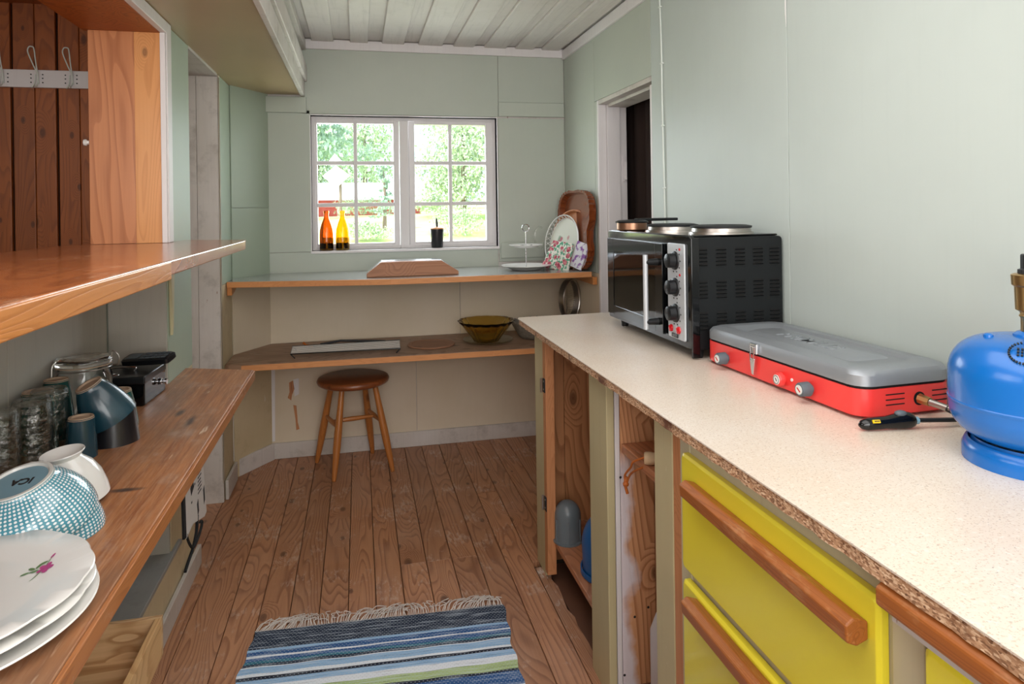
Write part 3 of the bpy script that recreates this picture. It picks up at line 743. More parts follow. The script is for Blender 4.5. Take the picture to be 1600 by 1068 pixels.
stile(1.215, 1.2570, -.02, .857, 'olive_light')
# rail above drawers and right-hand frame
obj('top_rail', one(box, XF+.002, XF+.022, -.9, 1.214, .804, .857), 'olive_light', cb, bev=.001)
obj('stile', one(box, XF-.001, XF+.022, .650, .700, -.02, .821), 'olive_light', cb, bev=.002)
obj('stile', one(box, XF+.002, XF+.022, .700, .712, -.02, .821), 'olive_light', cb, bev=.001)
obj('rail', one(box, XF+.004, XF+.022, .712, 1.214, .558, .596), 'olive_light', cb, bev=.001)
obj('rail', one(box, XF+.004, XF+.022, .712, 1.214, .306, .346), 'olive_light', cb, bev=.001)
obj('stile', one(box, XF+.002, XF+.022, -.9, .100, -.02, .821), 'olive_light', cb, bev=.002)
# planked end and partitions (parts: plank)
def partition(y, xs, mats, z0=.0, z1=.857, t_=.018):
    for (a, c), mt in zip(zip(xs, xs[1:]), mats):
        obj('plank', one(box, a+.0008, c-.0008, y, y+t_, z0, z1), mt, cb, bev=.0012, seg=1)
partition(2.392, (XF+.023, .735, .86, .98, 1.10, 1.16), ['cab_in']*5, 0)
partition(1.676, (XF+.023, .668), ['white'], .02)
partition(1.676, (.668, .765, .90, 1.03, 1.16), ['cab_paintpatch', 'cab_in', 'cab_in', 'cab_in'], .02)
partition(1.255, (XF+.030, .80, .95, 1.16), ['cab_in']*3, .0)
for x, z in ((.672, .06), (.703, .21), (.742, .23), (.752, .07), (.668, .585), (.725, .77)): obj('nail', one(cyl, (x, 1.6755, z), (x, 1.6765, z), .0035, seg=8), 'iron', cb)
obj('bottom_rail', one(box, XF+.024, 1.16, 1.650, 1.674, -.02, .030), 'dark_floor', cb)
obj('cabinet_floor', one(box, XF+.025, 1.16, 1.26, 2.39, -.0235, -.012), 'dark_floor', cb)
obj('bottom_shelf', one(box, XF+.026, 1.16, 1.698, 2.388, .118, .138), 'cab_shelf', cb, bev=.002)
obj('upper_shelf', one(box, XF+.040, 1.16, 1.283, 1.672, .652, .676), 'cab_shelf', cb, bev=.003)
obj('back_panel', one(box, 1.161, 1.172, -.9, 2.40, 0, .857), 'cab_in', cb)
def hinge(z):
    b = nb(); box(b, XF-.0045, XF-.0015, 2.266, 2.288, z-.024, z+.024)
    h = obj('hinge_leaf', b, 'iron', cb)
    b = nb(); cyl(b, (XF-.006, 2.302, z-.030), (XF-.006, 2.302, z+.020), .0045, seg=8); obj('hinge_pin', b, 'steel_brushed', h, smooth=True)
    for dz in (-.014, .014): obj('screw', one(cyl, (XF-.0062, 2.277, z+dz), (XF-.004, 2.277, z+dz), .003, seg=6), 'steel_brushed', h)
hinge(.68); hinge(.265)
# drawers
def drawer(name, y0, y1, z0, z1, hy0, hy1, hz, label):
    t = thing(name, label, 'drawer', (XF+.1, (y0+y1)/2, z0), group=None)
    b = nb()
    loft(b, [[(XF+.001, a, c) for a, c in rrect(y0, y1, z0, z1, .008, 3)], [(XF-.010, a, c) for a, c in rrect(y0, y1, z0, z1, .008, 3)], [(XF-.0145, a, c) for a, c in rrect(y0+.005, y1-.005, z0+.005, z1-.005, .008, 3)]])
    obj('drawer_front', b, 'yellow', t, bev=.0015)
    b = nb(); box(b, XF+.023, XF+.40, y0+.03, y1-.03, z0+.02, z0+.035); box(b, XF+.023, XF+.40, y0+.03, y0+.042, z0+.035, z1-.03); box(b, XF+.023, XF+.40, y1-.042, y1-.03, z0+.035, z1-.03)
    box(b, XF+.0225, XF+.0235, y0+.03, y1-.03, z0+.03, z1-.03)
    obj('drawer_box', b, 'cab_in', t)
    if hy0 is not None:
        b = nb(); prism(b, [(XF-.015, hz-.010), (XF-.015, hz+.013), (XF-.036, hz+.020), (XF-.048, hz+.012), (XF-.046, hz-.010), (XF-.032, hz-.016)], hy0, hy1, 'Y')
        obj('handle', b, 'handle', t, bev=.0025)
    return t
drawer('drawer', .706, 1.226, .588, .815, .722, 1.168, .765, 'topmost yellow drawer beside the open bays, with its long wooden handle whole')
drawer('drawer', .706, 1.226, .336, .566, .722, 1.168, .545, 'yellow drawer beneath the topmost one, its wooden handle running out of the frame')
drawer('drawer', .706, 1.238, .02, .316, .722, 1.168, .295, 'lowest yellow drawer in the left-hand stack, barely seen at the bottom')
drawer('drawer', .110, .640, .336, .800, None, None, None, 'yellow drawer front in the lower right corner, below the pull-out board')
t = thing('pull_out_board', 'thin painted pull-out board with teak grip rail just under the worktop edge', 'cutting board', (XF+.1, .35, .83))
b = nb(); box(b, XF-.016, XF+.0015, .10, .682, .803, .8225); obj('board', b, 'white_worn', t)
b = nb(); prism(b, [(XF-.017, .822), (XF-.017, .851), (XF-.030, .855), (XF-.040, .848), (XF-.040, .828), (XF-.030, .820)], .10, .682, 'Y'); obj('grip_rail', b, 'handle', t, bev=.003)

# ================================================================ THINGS ON THE RIGHT
Z0 = .8806
# --- oven
t = thing('mini_oven', 'black table-top oven with two hotplates and louvred side standing on the worktop', 'oven', (1.0, 1.95, Z0))
OX0, OX1, OY0, OY1, OZa, OZb = .895, 1.170, 1.688, 2.30, .905, 1.214
b = nb(); loft(b, [[(a, y, c) for a, c in rrect(OX0, OX1, OZa, OZb, .010, 3)] for y in (OY0, OY1)]); obj('body', b, 'ovenbody', t, bev=.002)
b = nb(); loft(b, [[(x_, a, c) for a, c in rrect(OY0-.004, OY1+.008, OZa+.003, OZb+.004, .012, 3)] for x_ in (OX0+.004, OX0-.010)]); obj('front_bezel', b, 'blackgloss', t, bev=.002)
# control panel
b = nb(); loft(b, [[(x_, a, c) for a, c in rrect(1.712, 1.816, .924, 1.196, .006, 3)] for x_ in (OX0-.010, OX0-.016)]); cp_ = obj('control_panel', b, 'silver', t, bev=.002)
for z in (1.147, 1.071, .997):
    b = nb(); T = Matrix.Translation((OX0-.016, 1.768, z)) @ Euler((0, -PI/2, 0)).to_matrix().to_4x4()
    lathe(b, [(0, 0), (.027, 0), (.026, .004), (.021, .006), (.020, .024), (.017, .026), (0, .026)], 24, T)
    k = obj('knob', b, 'black', cp_, smooth=True)
    b = nb(); box(b, OX0-.043, OX0-.041, 1.766, 1.770, z-.016, z+.016); 
for z in (1.180, 1.108):
    obj('mark', one(cyl, (OX0-.0155, 1.738, z), (OX0-.0175, 1.738, z), .004, seg=10), 'redlamp', cp_)
for z in (1.147, 1.071, .997):
    b = nb()
    for k in range(9):
        a = math.radians(110+k*35); box(b, OX0-.0170, OX0-.0158, 1.768+.033*math.cos(a)-.002, 1.768+.033*math.cos(a)+.002, z+.033*math.sin(a)-.002, z+.033*math.sin(a)+.002)
    q = obj('dial_marks', b, 'ink', cp_)
for y in (1.795, 1.748):
    b = nb(); T = Matrix.Translation((OX0-.016, y, .951)) @ Euler((0, -PI/2, 0)).to_matrix().to_4x4(); lathe(b, [(.0, 0), (.011, 0), (.010, .005), (.006, .007), (0, .0075)], 16, T); obj('lamp', b, 'redlamp', cp_, smooth=True)
b = nb(); box(b, OX0-.020, OX0-.0158, 1.752, 1.788, .928, .939); sw = obj('switch', b, 'blackgloss', cp_, bev=.001)
# door
b = nb(); y0, y1, z0, z1 = 1.835, 2.280, .925, 1.192; gy0, gy1, gz0, gz1 = 1.885, 2.225, .958, 1.148; xa, xb = OX0-.012, OX0-.024
for q in ((y0, gy0, z0, z1), (gy1, y1, z0, z1), (gy0, gy1, z0, gz0), (gy0, gy1, gz1, z1)): box(b, xb, xa, q[0], q[1], q[2], q[3])
dr = obj('door', b, 'blackgloss', t, bev=.001)
obj('door_glass', one(box, xb+.002, xb+.005, gy0, gy1, gz0, gz1), 'ovenglass', dr)
obj('oven_cavity', one(box, xa+.001, xa+.0016, gy0, gy1, gz0, gz1), 'silver', dr)
b = nb(); 
for z in (1.00, 1.05, 1.10): cyl(b, (xa-.001, gy0, z), (xa-.001, gy1, z), .0015, seg=6)
obj('oven_rack', b, 'steel', dr)
hx = OX0-.062
b = nb(); tube(b, [(hx, 1.868, .936), (hx, 1.868, 1.158)], .0075, 12); hd = obj('handle', b, 'silver', dr, smooth=True, angle=50); hd['label'] = 'bright metal door handle bar'
for z in (.958, 1.136):
    obj('handle_arm', one(cyl, (xb, 1.868, z), (hx, 1.868, z), .011, .008, 14), 'black', hd, smooth=True)
# top plate, hotplates
b = nb(); box(b, OX0-.004, OX1, OY0+.02, OY1-.005, OZb, OZb+.006); obj('top_plate', b, 'blackgloss', t, bev=.003)
def hotplate(x, y, r):
    T = Matrix.Translation((x, y, OZb+.006))
    h = obj('hotplate_ring', one(lathe, [(0, 0), (r+.010, 0), (r+.008, .006), (r+.002, .007), (r, .018), (0, .018)], 40, T), 'steel_brushed', t, smooth=True, angle=30)
    obj('hotplate', one(lathe, [(0, .0175), (r+.003, .0175), (r+.004, .023), (r-.01, .026), (.02, .026), (.018, .0245), (0, .0245)], 40, T), 'iron', h, smooth=True, angle=30)
hotplate(1.035, 1.785, .083); hotplate(.995, 2.015, .078)
# louvres
lm = None
cols = [(.903, .937), (.962, .994), (1.020, 1.052), (1.077, 1.108), (1.130, 1.158)]
for zt, n in ((1.186, 5), (1.096, 5), (1.010, 5)):
    for c0, c1 in cols:
        for k in range(n):
            xc = (c0+c1)/2; zc = zt - k*.0105
            if lm is None:
                b = nb()
                v = [b.verts.new(p) for p in ((-.016, -.0012, 0), (.016, -.0012, 0), (.013, -.0012, -.0045), (-.013, -.0012, -.0045), (-.014, -.0065, -.0052), (.014, -.0065, -.0052), (-.016, .0006, -.0085), (.016, .0006, -.0085))]
                f1 = b.faces.new((v[0], v[1], v[2], v[3])); f2 = b.faces.new((v[3], v[2], v[5], v[4])); b.faces.new((v[4], v[5], v[7], v[6])); b.faces.new((v[0], v[3], v[4], v[6])); b.faces.new((v[1], v[7], v[5], v[2]))
                bmesh.ops.recalc_face_normals(b, faces=b.faces)
                me = bpy.data.meshes.new('vent_slot'); b.to_mesh(me); b.free(); me.materials.append(M['ovenbody']); me.materials.append(M['slot'])
                me.polygons[0].material_index = 1; me.polygons[1].material_index = 1; lm = me
            o = bpy.data.objects.new('vent_slot', lm); COL.objects.link(o); o.parent = t
            o.location = Vector((xc, OY0+.0002, zc)) - t.location
for x, y in ((.918, 1.71), (.918, 2.24), (1.14, 1.71), (1.14, 2.24)):
    obj('foot', one(cyl, (x, y, Z0), (x, y, OZa+.002), .012, .015, 14), 'black', t, smooth=True)
obj('side_post', one(box, OX0-.012, OX0+.012, OY0-.010, OY0-.0045, .885, OZb), 'blackgloss', t, bev=.002)
# pan on far end of the oven
t = thing('low_pan', 'low round pan with coppery side and black handle on the oven, beyond both hotplates', 'pan', (.930, 2.195, OZb+.0065))
PT = Matrix.Translation((.930, 2.195, OZb+.0065))
obj('pan_body', one(lathe, [(0, 0), (.048, 0), (.052, .004), (.052, .026), (.048, .026), (.048, .004), (0, .004)], 32, PT), 'copper', t, smooth=True, angle=30)
obj('pan_lid', one(lathe, [(0, .0265), (.056, .0265), (.057, .031), (.045, .036), (0, .038)], 32, PT), 'black', t, smooth=True, angle=30)
b = nb(); box(b, .02, .20, -.013, .013, .031, .041, PT @ Matrix.Rotation(math.radians(15), 4, 'Z')); obj('pan_handle', b, 'black', t, bev=.003)

# --- camping stove
t = thing('camping_stove', 'closed red camping stove with grey metal lid beside the oven', 'stove', (1.04, 1.41, Z0))
SX0, SX1, SY0, SY1 = .908, 1.168, 1.132, 1.640
rot = Matrix.Rotation(math.radians(2.4), 4, 'Z')
def sv(loops):  # rotate about stove centre
    c = Vector((1.045, 1.40, 0)); return [[(rot @ (Vector(p)-c)) + c for p in lp] for lp in loops]
SX0, SX1, SY0, SY1 = .925, 1.157, 1.118, 1.672
b = nb(); loft(b, sv([[(x, y, z) for x, y in rrect(SX0+i, SX1-i, SY0+i, SY1-i, .035, 6)] for z, i in ((Z0+.004, .006), (Z0+.008, 0), (Z0+.060, 0))])); obj('body', b, 'red', t, smooth=True, angle=50)
b = nb(); loft(b, sv([[(x, y, z) for x, y in rrect(SX0+.003, SX1-.003, SY0+.003, SY1-.003, .033, 6)] for z in (Z0+.060, Z0+.0655)])); obj('seal', b, 'slot', t)
b = nb(); loft(b, sv([[(x, y, z) for x, y in rrect(SX0-e, SX1+e, SY0-e, SY1+e, .038, 6)] for z, e in ((Z0+.0655, .001), (Z0+.086, .001), (Z0+.094, -.004), (Z0+.098, -.014))])
    + sv([[(x, y, z) for x, y in rrect(SX0+e, SX1-e, SY0+f, SY1-f, .03, 6)] for z, e, f in ((Z0+.098, .040, .05), (Z0+.092, .046, .058))])); ld = obj('lid', b, 'lid', t, smooth=True, angle=35)
b = nb(); loft(b, sv([[(x, y, z) for x, y in rrect(SX0+.062+e, SX1-.062-e, SY0+.09+e, SY1-.09-e, .02, 4)] for z, e in ((Z0+.0915, 0), (Z0+.0975, .012))])); obj('raised_panel', b, 'lid', ld, smooth=True, angle=35)
Tt = Matrix.Translation(Vector((1.036, 1.40, Z0+.0975)) - t.location) @ rot @ Matrix.Rotation(PI/2, 4, 'Z') @ Matrix.Rotation(PI, 4, 'Z')
text('PRIMUS', .060, .0012, 'lid', ld, 'lettering', Tt, bold=.001)
def fr(y, z, r, l, mat, name, par, r2=None):
    p = rot @ (Vector((SX0, y, z)) - Vector((1.045, 1.40, 0))) + Vector((1.045, 1.40, 0))
    b = nb(); T = Matrix.Translation(p) @ rot @ Euler((0, -PI/2, 0)).to_matrix().to_4x4()
    lathe(b, [(0, -.002), (r*.6, -.002), (r*.6, .006), (r, .007), (r*.95, l-.003), (r*.85, l), (0, l)], 18, T); o = obj(name, b, mat, par, smooth=True, angle=40)
    return o, T
for y in (1.565, 1.255):
    k, T = fr(y, Z0+.030, .0155, .030, 'knobgrey', 'knob', t)
    obj('knob_badge', one(lathe, [(0, .030), (.010, .030), (.010, .0312), (0, .0312)], 16, T), 'china_pale', k)
    obj('knob_stem', one(lathe, [(0, 0), (.006, 0), (.006, .007), (0, .007)], 10, T), 'steel', k)
    b = nb(); box(b, -.006, .006, -.0015, .0015, .0305, .0318, T @ Matrix.Rotation(.9, 4, 'Z')); obj('knob_mark', b, 'redlamp', k)
k, T = fr(1.345, Z0+.029, .0165, .018, 'red', 'igniter_button', t)
obj('button_badge', one(lathe, [(0, .0181), (.011, .0181), (.011, .0192), (0, .0192)], 16, T), 'china', k)
b = nb(); lathe(b, [(.0085, .0192), (.0095, .0192), (.0095, .0199), (.0085, .0199)], 16, T); box(b, -.004, .004, -.001, .001, .0192, .0199, T @ Matrix.Rotation(.6, 4, 'Z')); obj('button_mark', b, 'ink', k)
p_ = rot @ (Vector((SX0, 1.315, Z0+.034)) - Vector((1.045, 1.40, 0))) + Vector((1.045, 1.40, 0))
obj('indicator', one(cyl, p_+Vector((.002, 0, 0)), p_+Vector((-.002, 0, 0)), .0035, seg=10), 'china', t)
# latch
p_ = rot @ (Vector((SX0, 1.445, 0)) - Vector((1.045, 1.40, 0))) + Vector((1.045, 1.40, 0))
b = nb(); box(b, p_.x-.008, p_.x-.001, p_.y-.014, p_.y+.014, Z0+.066, Z0+.090); la = obj('latch_plate', b, 'steel', t, bev=.0015)
b = nb(); tube(b, [(p_.x-.010, p_.y+.009, Z0+.082), (p_.x-.011, p_.y+.006, Z0+.048)], .0016, 6); tube(b, [(p_.x-.010, p_.y-.009, Z0+.082), (p_.x-.011, p_.y-.006, Z0+.048)], .0016, 6); tube(b, [(p_.x-.010, p_.y-.010, Z0+.083), (p_.x-.010, p_.y+.010, Z0+.083)], .0016, 6); obj('latch_wire', b, 'steel', la)
b = nb(); prism(b, [(p_.y-.010, Z0+.055), (p_.y+.010, Z0+.055), (p_.y+.006, Z0+.030), (p_.y+.003, Z0+.018), (p_.y-.004, Z0+.016), (p_.y-.006, Z0+.030)], p_.x-.011, p_.x-.006, 'X'); obj('latch_lever', b, 'steel', la, bev=.001)
# side slots and gas inlet
for xs in ((.985, 1.030), (1.098, 1.135)):
    for z in (.046, .036, .026):
        b = nb(); prism(b, [(xs[0], Z0+z), (xs[1], Z0+z), (xs[1], Z0+z+.0022), (xs[0], Z0+z+.0022)], -.0006, .002, 'Y')
        for v in b.verts:
            q = rot @ (Vector((v.co.x, SY0+v.co.y, 0)) - Vector((1.045, 1.40, 0))) + Vector((1.045, 1.40, 0)); v.co = (q.x, q.y, v.co.z)
        obj('vent_slot', b, 'slot', t)
gi = rot @ (Vector((1.066, SY0, Z0+.034)) - Vector((1.045, 1.40, 0))) + Vector((1.045, 1.40, 0))
obj('inlet_recess', one(cyl, gi+Vector((0, .001, 0)), gi+Vector((0, -.0008, 0)), .0135, seg=18), 'slot', t)
obj('gas_inlet', one(cyl, gi+Vector((0, -.001, 0)), gi+Vector((.004, -.022, -.002)), .0105, .009, 8), 'brass', t)
t = thing('gas_hose', 'black rubber gas hose with ribbed metal ferrule running from the red stove', 'hose', tuple(gi+Vector((.01, -.03, 0))))
obj('ferrule', one(cyl, gi+Vector((.004, -.0225, -.002)), gi+Vector((.012, -.062, -.006)), .007, .0065, 12), 'steel_brushed', t, smooth=True)
hp = bez([gi+Vector((.010, -.055, -.005)), gi+Vector((.022, -.085, -.014)), gi+Vector((.050, -.105, -.0215)), (1.150, .985, Z0+.009), (1.166, .90, Z0+.009)], 8)
obj('hose', one(tube, hp, .0068, 10), 'black', t, smooth=True)

# --- gas bottle
GX, GY = 1.050, .868
t = thing('gas_bottle', 'round blue gas bottle with brass valve at the right edge of the worktop', 'gas bottle', (GX, GY, Z0))
T = Matrix.Translation((GX, GY, Z0)); r = .113
b = nb(); prof = [(0, .032)]
for k in range(1, 9):
    a = -PI/2 + k*(PI/2)/8*.98; prof.append((r*math.cos(a)**.62 if math.cos(a) > 0 else r, .084+.055*math.sin(a)))
prof += [(r, .093), (r*1.004, .0945), (r*1.012, .096), (r*1.012, .0985), (r, .100), (r, .140)]
for k in range(1, 13):
    a = k*(PI/2)/12; prof.append((max(r*math.cos(a)**.55, .016) if k < 12 else .016, .140+.064*math.sin(a)))
prof += [(0, .2045)]
lathe(b, prof, 64, T); obj('bottle_body', b, 'blue', t, smooth=True, angle=40)
b = nb(); lathe(b, [(.078, .034), (.082, .006), (.088, 0), (.095, 0), (.095, .020), (.090, .031), (.086, .033), (.086, .008), (.080, .036)], 48, T); obj('foot_ring', b, 'blue', t, smooth=True, angle=40)
b = nb(); lathe(b, [(.0, .199), (.024, .200), (.023, .207), (.017, .211), (.0, .212)], 28, T); obj('neck', b, 'blue', t, smooth=True)
b = nb(); a = math.radians(150); T2 = Matrix.Translation((GX+.058*math.cos(a), GY+.058*math.sin(a), Z0+.193)); lathe(b, [(0, 0), (.014, 0), (.010, .005), (.0075, .006), (.007, .011), (.004, .013), (0, .0135)], 16, T2); obj('safety_plug', b, 'blue', t, smooth=True)
b = nb(); lathe(b, [(0, .210), (.0125, .210), (.0125, .233), (.015, .236), (.013, .240), (.014, .243), (.0195, .246), (.0205, .283), (.024, .286), (.025, .302), (.021, .304), (0, .304)], 24, T); obj('valve', b, 'brass', t, smooth=True, angle=40)
b = nb(); lathe(b, [(0, .304), (.016, .304), (.016, .311), (.012, .312), (.012, .334), (.010, .336), (0, .336)], 8, T); obj('valve_cap', b, 'black', t, bev=.001)
# stamped mark on the shoulder
ang = math.radians(216); st = nb()
c_dir = Vector((math.cos(ang), math.sin(ang), 0))
up = Vector((0, 0, 1)); nrm = (c_dir*.62 + up*.78).normalized(); tan = up.cross(c_dir).normalized(); bit = nrm.cross(tan)
pc = Vector((GX, GY, Z0)) + c_dir*.0885 + up*.1915
Ts = Matrix((tan, bit, nrm)).transposed().to_4x4(); Ts.translation = pc
b = nb()
for k in range(30):
    a = 2*PI*k/30; box(b, .0195, .0225, -.0012, .0012, -.002, .0006, Ts @ Matrix.Rotation(a, 4, 'Z'))
for rr in range(3):
    for k in range(5): box(b, -.011+k*.005, -.008+k*.005, -.006+rr*.006, -.003+rr*.006, -.002, .0006, Ts)
obj('stamp', b, 'navyprint', t)

# --- lighter
t = thing('gas_lighter', 'black long-nosed gas lighter with grey button in front of the red stove', 'lighter', (.97, 1.03, Z0))
d0 = Vector((.905, 1.071, Z0+.0165)); d1 = Vector((1.002, 1.034, Z0+.0165)); ax = (d1-d0)
d0 = Vector((.900, 1.072, Z0)); d1 = Vector((1.010, 1.056, Z0)); ax = (d1-d0).normalized(); sd = Vector((0, 0, 1)).cross(ax)
loops = []
for s, hw, zb, zt in ((-.001, .003, .008, .013), (.004, .008, .003, .019), (.015, .011, .0005, .023), (.03, .011, .001, .024), (.05, .0105, .002, .025), (.068, .0115, .001, .029), (.085, .0125, .0005, .033), (.098, .012, .001, .031), (.106, .009, .004, .026), (.110, .005, .009, .020)):
    c = d0 + ax*s; loops.append([c + sd*(hw*math.cos(a)) + Vector((0, 0, (zb+zt)/2 + (zt-zb)/2*math.sin(a))) for a in [2*PI*k/14 for k in range(14)]])
b = nb(); loft(b, loops); obj('handle', b, 'blackgloss', t, smooth=True, angle=60)
c = d0+ax*.079+Vector((0, 0, .030))-sd*.002; b = nb(); bmesh.ops.create_icosphere(b, subdivisions=2, radius=1, matrix=Matrix.Translation(c) @ Matrix((ax, sd, Vector((0, 0, 1)))).transposed().to_4x4() @ Matrix.Diagonal((.012, .008, .006, 1))); obj('button', b, 'knobgrey', t, smooth=True)
obj('collar', one(cyl, d0+ax*.108+Vector((0, 0, .015)), d0+ax*.114+Vector((0, 0, .015)), .007, seg=14), 'paleblue', t)
obj('nozzle', one(cyl, d0+ax*.114+Vector((0, 0, .015)), d0+ax*.19+Vector((0, 0, .013)), .0042, seg=10), 'black', t)
c = d0+ax*.027-sd*.0092+Vector((0, 0, .0185))
Tl = Matrix((ax, (Vector((0, 0, 1))+sd*.8).normalized(), ax.cross((Vector((0, 0, 1))+sd*.8).normalized()))).transposed().to_4x4(); Tl.translation = c
M['label_yellow'] = plain('yellow_label', '#f2c81e', .4, 0, 0, 5)
b = nb(); box(b, -.0075, .0065, -.0028, .0028, -.001, .0022, Tl); lb = obj('sticker', b, 'label_yellow', t)
b = nb()
for k in range(4): box(b, -.0045+k*.0026, -.0027+k*.0026, -.0014, .0014, .0022, .0026, Tl)
obj('sticker_print', b, 'ink', lb)

# --- things in the open bays
t = thing('grey_dome_cap', 'grey plastic domed cap standing on the low shelf inside the first open bay', 'cap', (.692, 2.245, .1385))
T = Matrix.Translation((.700, 2.255, .1385))
pr_ = [(0, 0), (.052, 0), (.052, .006), (.047, .008), (.046, .09)]
for k in range(1, 9): a = k*PI/16; pr_.append((.046*math.cos(a), .09+.050*math.sin(a)))
pr_[-1] = (0, .14)
obj('dome', one(lathe, pr_, 28, T), 'grey_plastic', t, smooth=True, angle=35)
for k in range(6):
    a = k*PI/3+.3; obj('rib', one(box, .045, .050, -.003, .003, .006, .082, T @ Matrix.Rotation(a, 4, 'Z')), 'grey_plastic', t, bev=.001)
T = Matrix.Translation((.775, 2.02, .1385))
t = thing('blue_container', 'blue rounded container half hidden behind the middle post of the cabinet', 'container', (.775, 2.02, .1385))
pr_ = [(0, 0), (.085, 0), (.095, .01), (.098, .09)]
for k in range(1, 9): a = k*PI/16; pr_.append((.098*math.cos(a)**.8 if k < 8 else 0, .09+.10*math.sin(a)))
obj('body', one(lathe, pr_, 32, T), 'blue_dark', t, smooth=True, angle=40)
obj('foot_ring', one(lathe, [(.099, .004), (.103, .004), (.103, .02), (.099, .02)], 32, T), 'blue_dark', t)
# rope handle lying on upper shelf
t = thing('skipping_rope', 'orange cord with pale turned wooden grip hanging over the small cabinet shelf', 'rope', (.70, 1.56, .677))
b = nb(); prof = []
for k in range(25): prof.append((.0135+.0022*abs(math.sin(k*PI/4.8)), k*.12/24))
prof = [(0, 0)] + prof + [(0, .12)]
Tr = Matrix.Translation((.668, 1.520, .692)) @ Euler((0, math.radians(90), math.radians(-25))).to_matrix().to_4x4()
lathe(b, prof, 16, Tr); obj('grip', b, 'cork', t, smooth=True)
b = nb()
tube(b, bez([(.676, 1.53, .690), (.655, 1.555, .672), (.655, 1.575, .650), (.650, 1.60, .622), (.652, 1.60, .600)]), .0028, 7)
tube(b, bez([(.74, 1.48, .678), (.70, 1.50, .686), (.668, 1.54, .660), (.660, 1.585, .630), (.655, 1.60, .602)]), .0028, 7)
tube(b, bez([(.654, 1.600, .618), (.650, 1.60, .60), (.656, 1.60, .575)]), .004, 7)
obj('cord', b, 'rope', t, smooth=True)
obj('knot', one(lathe, [(0, 0), (.007, .003), (.008, .008), (.005, .013), (0, .015)], 10, Matrix.Translation((.652, 1.60, .592))), 'rope', t, smooth=True)
t = thing('white_canister', 'milky white plastic canister showing behind the post beside the yellow drawers', 'canister', (.72, 1.44, 0))
b = nb(); loft(b, [[(x, y, z) for x, y in rrect(.684+e, .81-e, 1.388+e, 1.560-e, .03, 5)] for z, e in ((-.0115, .005), (0, 0), (.26, 0), (.30, .010), (.325, .035))]); obj('body', b, 'white_plastic', t, smooth=True, angle=50)
obj('screw_cap', one(cyl, (.73, 1.47, .325), (.73, 1.47, .345), .022, seg=18), 'white_plastic', t)

# ================================================================ DOORWAY CURTAIN, CABLE
b = nb(); n = 60; A = []; Bv = []
for i in range(n+1):
    y = 2.15+1.6*i/n; x = 1.40+.022*math.sin(i*1.25)+.012*math.sin(i*.47); A.append((x, y)); Bv.append((x+.006, y))
for i in range(n):
    v = [b.verts.new((*p, z)) for p, z in ((A[i], .01), (A[i+1], .01), (A[i+1], 2.23), (A[i], 2.23))]; b.faces.new(v)
    v = [b.verts.new((*p, z)) for p, z in ((Bv[i], .01), (Bv[i], 2.23), (Bv[i+1], 2.23), (Bv[i+1], .01))]; b.faces.new(v)
bmesh.ops.remove_doubles(b, verts=b.verts, dist=1e-5)
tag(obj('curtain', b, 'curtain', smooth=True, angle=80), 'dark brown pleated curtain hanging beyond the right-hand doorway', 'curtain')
t = thing('wall_cable', 'white painted cable clipped up the green wall beside the dark doorway', 'cable', (XR-.004, 2.45, .9))
pts = bez([(XR-.004, 2.462, 2.158), (XR-.004, 2.455, 2.05), (XR-.0045, 2.448, 1.90), (XR-.004, 2.449, 1.74), (XR-.005, 2.444, 1.55), (XR-.004, 2.440, 1.35), (XR-.004, 2.436, 1.1), (XR-.004, 2.436, .884)], 5)
obj('cable', one(tube, pts, .0035, 8), 'cable', t, smooth=True)
for z, y in ((2.09, 2.457), (1.865, 2.448), (1.62, 2.446), (1.375, 2.4405)): obj('clip', one(box, XR-.0085, XR-.0002, y-.010, y+.008, z-.003, z+.003), 'cable', t, bev=.001)

# ================================================================ STOOL
t = thing('stool', 'round wooden stool with four turned legs standing under the bench shelf', 'stool', (-.037, 3.515, 0))
SC = Vector((-.037, 3.520, 0))
obj('seat', one(lathe, [(0, .428), (.165, .428), (.176, .434), (.181, .446), (.176, .457), (.165, .461), (0, .459)], 48, Matrix.Translation(SC)), 'stool_seat', t, smooth=True, angle=50)
feet = [(-.228, 3.633), (-.133, 3.356), (.057, 3.696), (.150, 3.410)]
tops = []
for fx, fy in feet:
    f = Vector((fx, fy, 0)); c = Vector((SC.x, SC.y, 0)); tp = c + (f-c)*.56; tp.z = .430; tops.append((f, tp))
    pts = [f + (tp-f)*s for s in (0, .04, .15, .35, .5, .62, .8, 1)]
    obj('leg', one(tube, pts, [.0095, .0115, .0145, .0185, .019, .0175, .015, .0135], 14), 'stool_leg', t, smooth=True, angle=50)
def at(i, s): f, tp = tops[i]; return f+(tp-f)*s
def stretch(a, c, name='stretcher'):
    pts = [a+(c-a)*s for s in (0, .2, .4, .5, .6, .8, 1)]
    obj(name, one(tube, pts, [.007, .0095, .0115, .012, .0115, .0095, .007], 12), 'stool_leg', t, smooth=True)
a = at(0, .58); c = at(1, .56); stretch(a, c); a2 = at(2, .58); c2 = at(3, .56); stretch(a2, c2); stretch((a+c)/2, (a2+c2)/2)

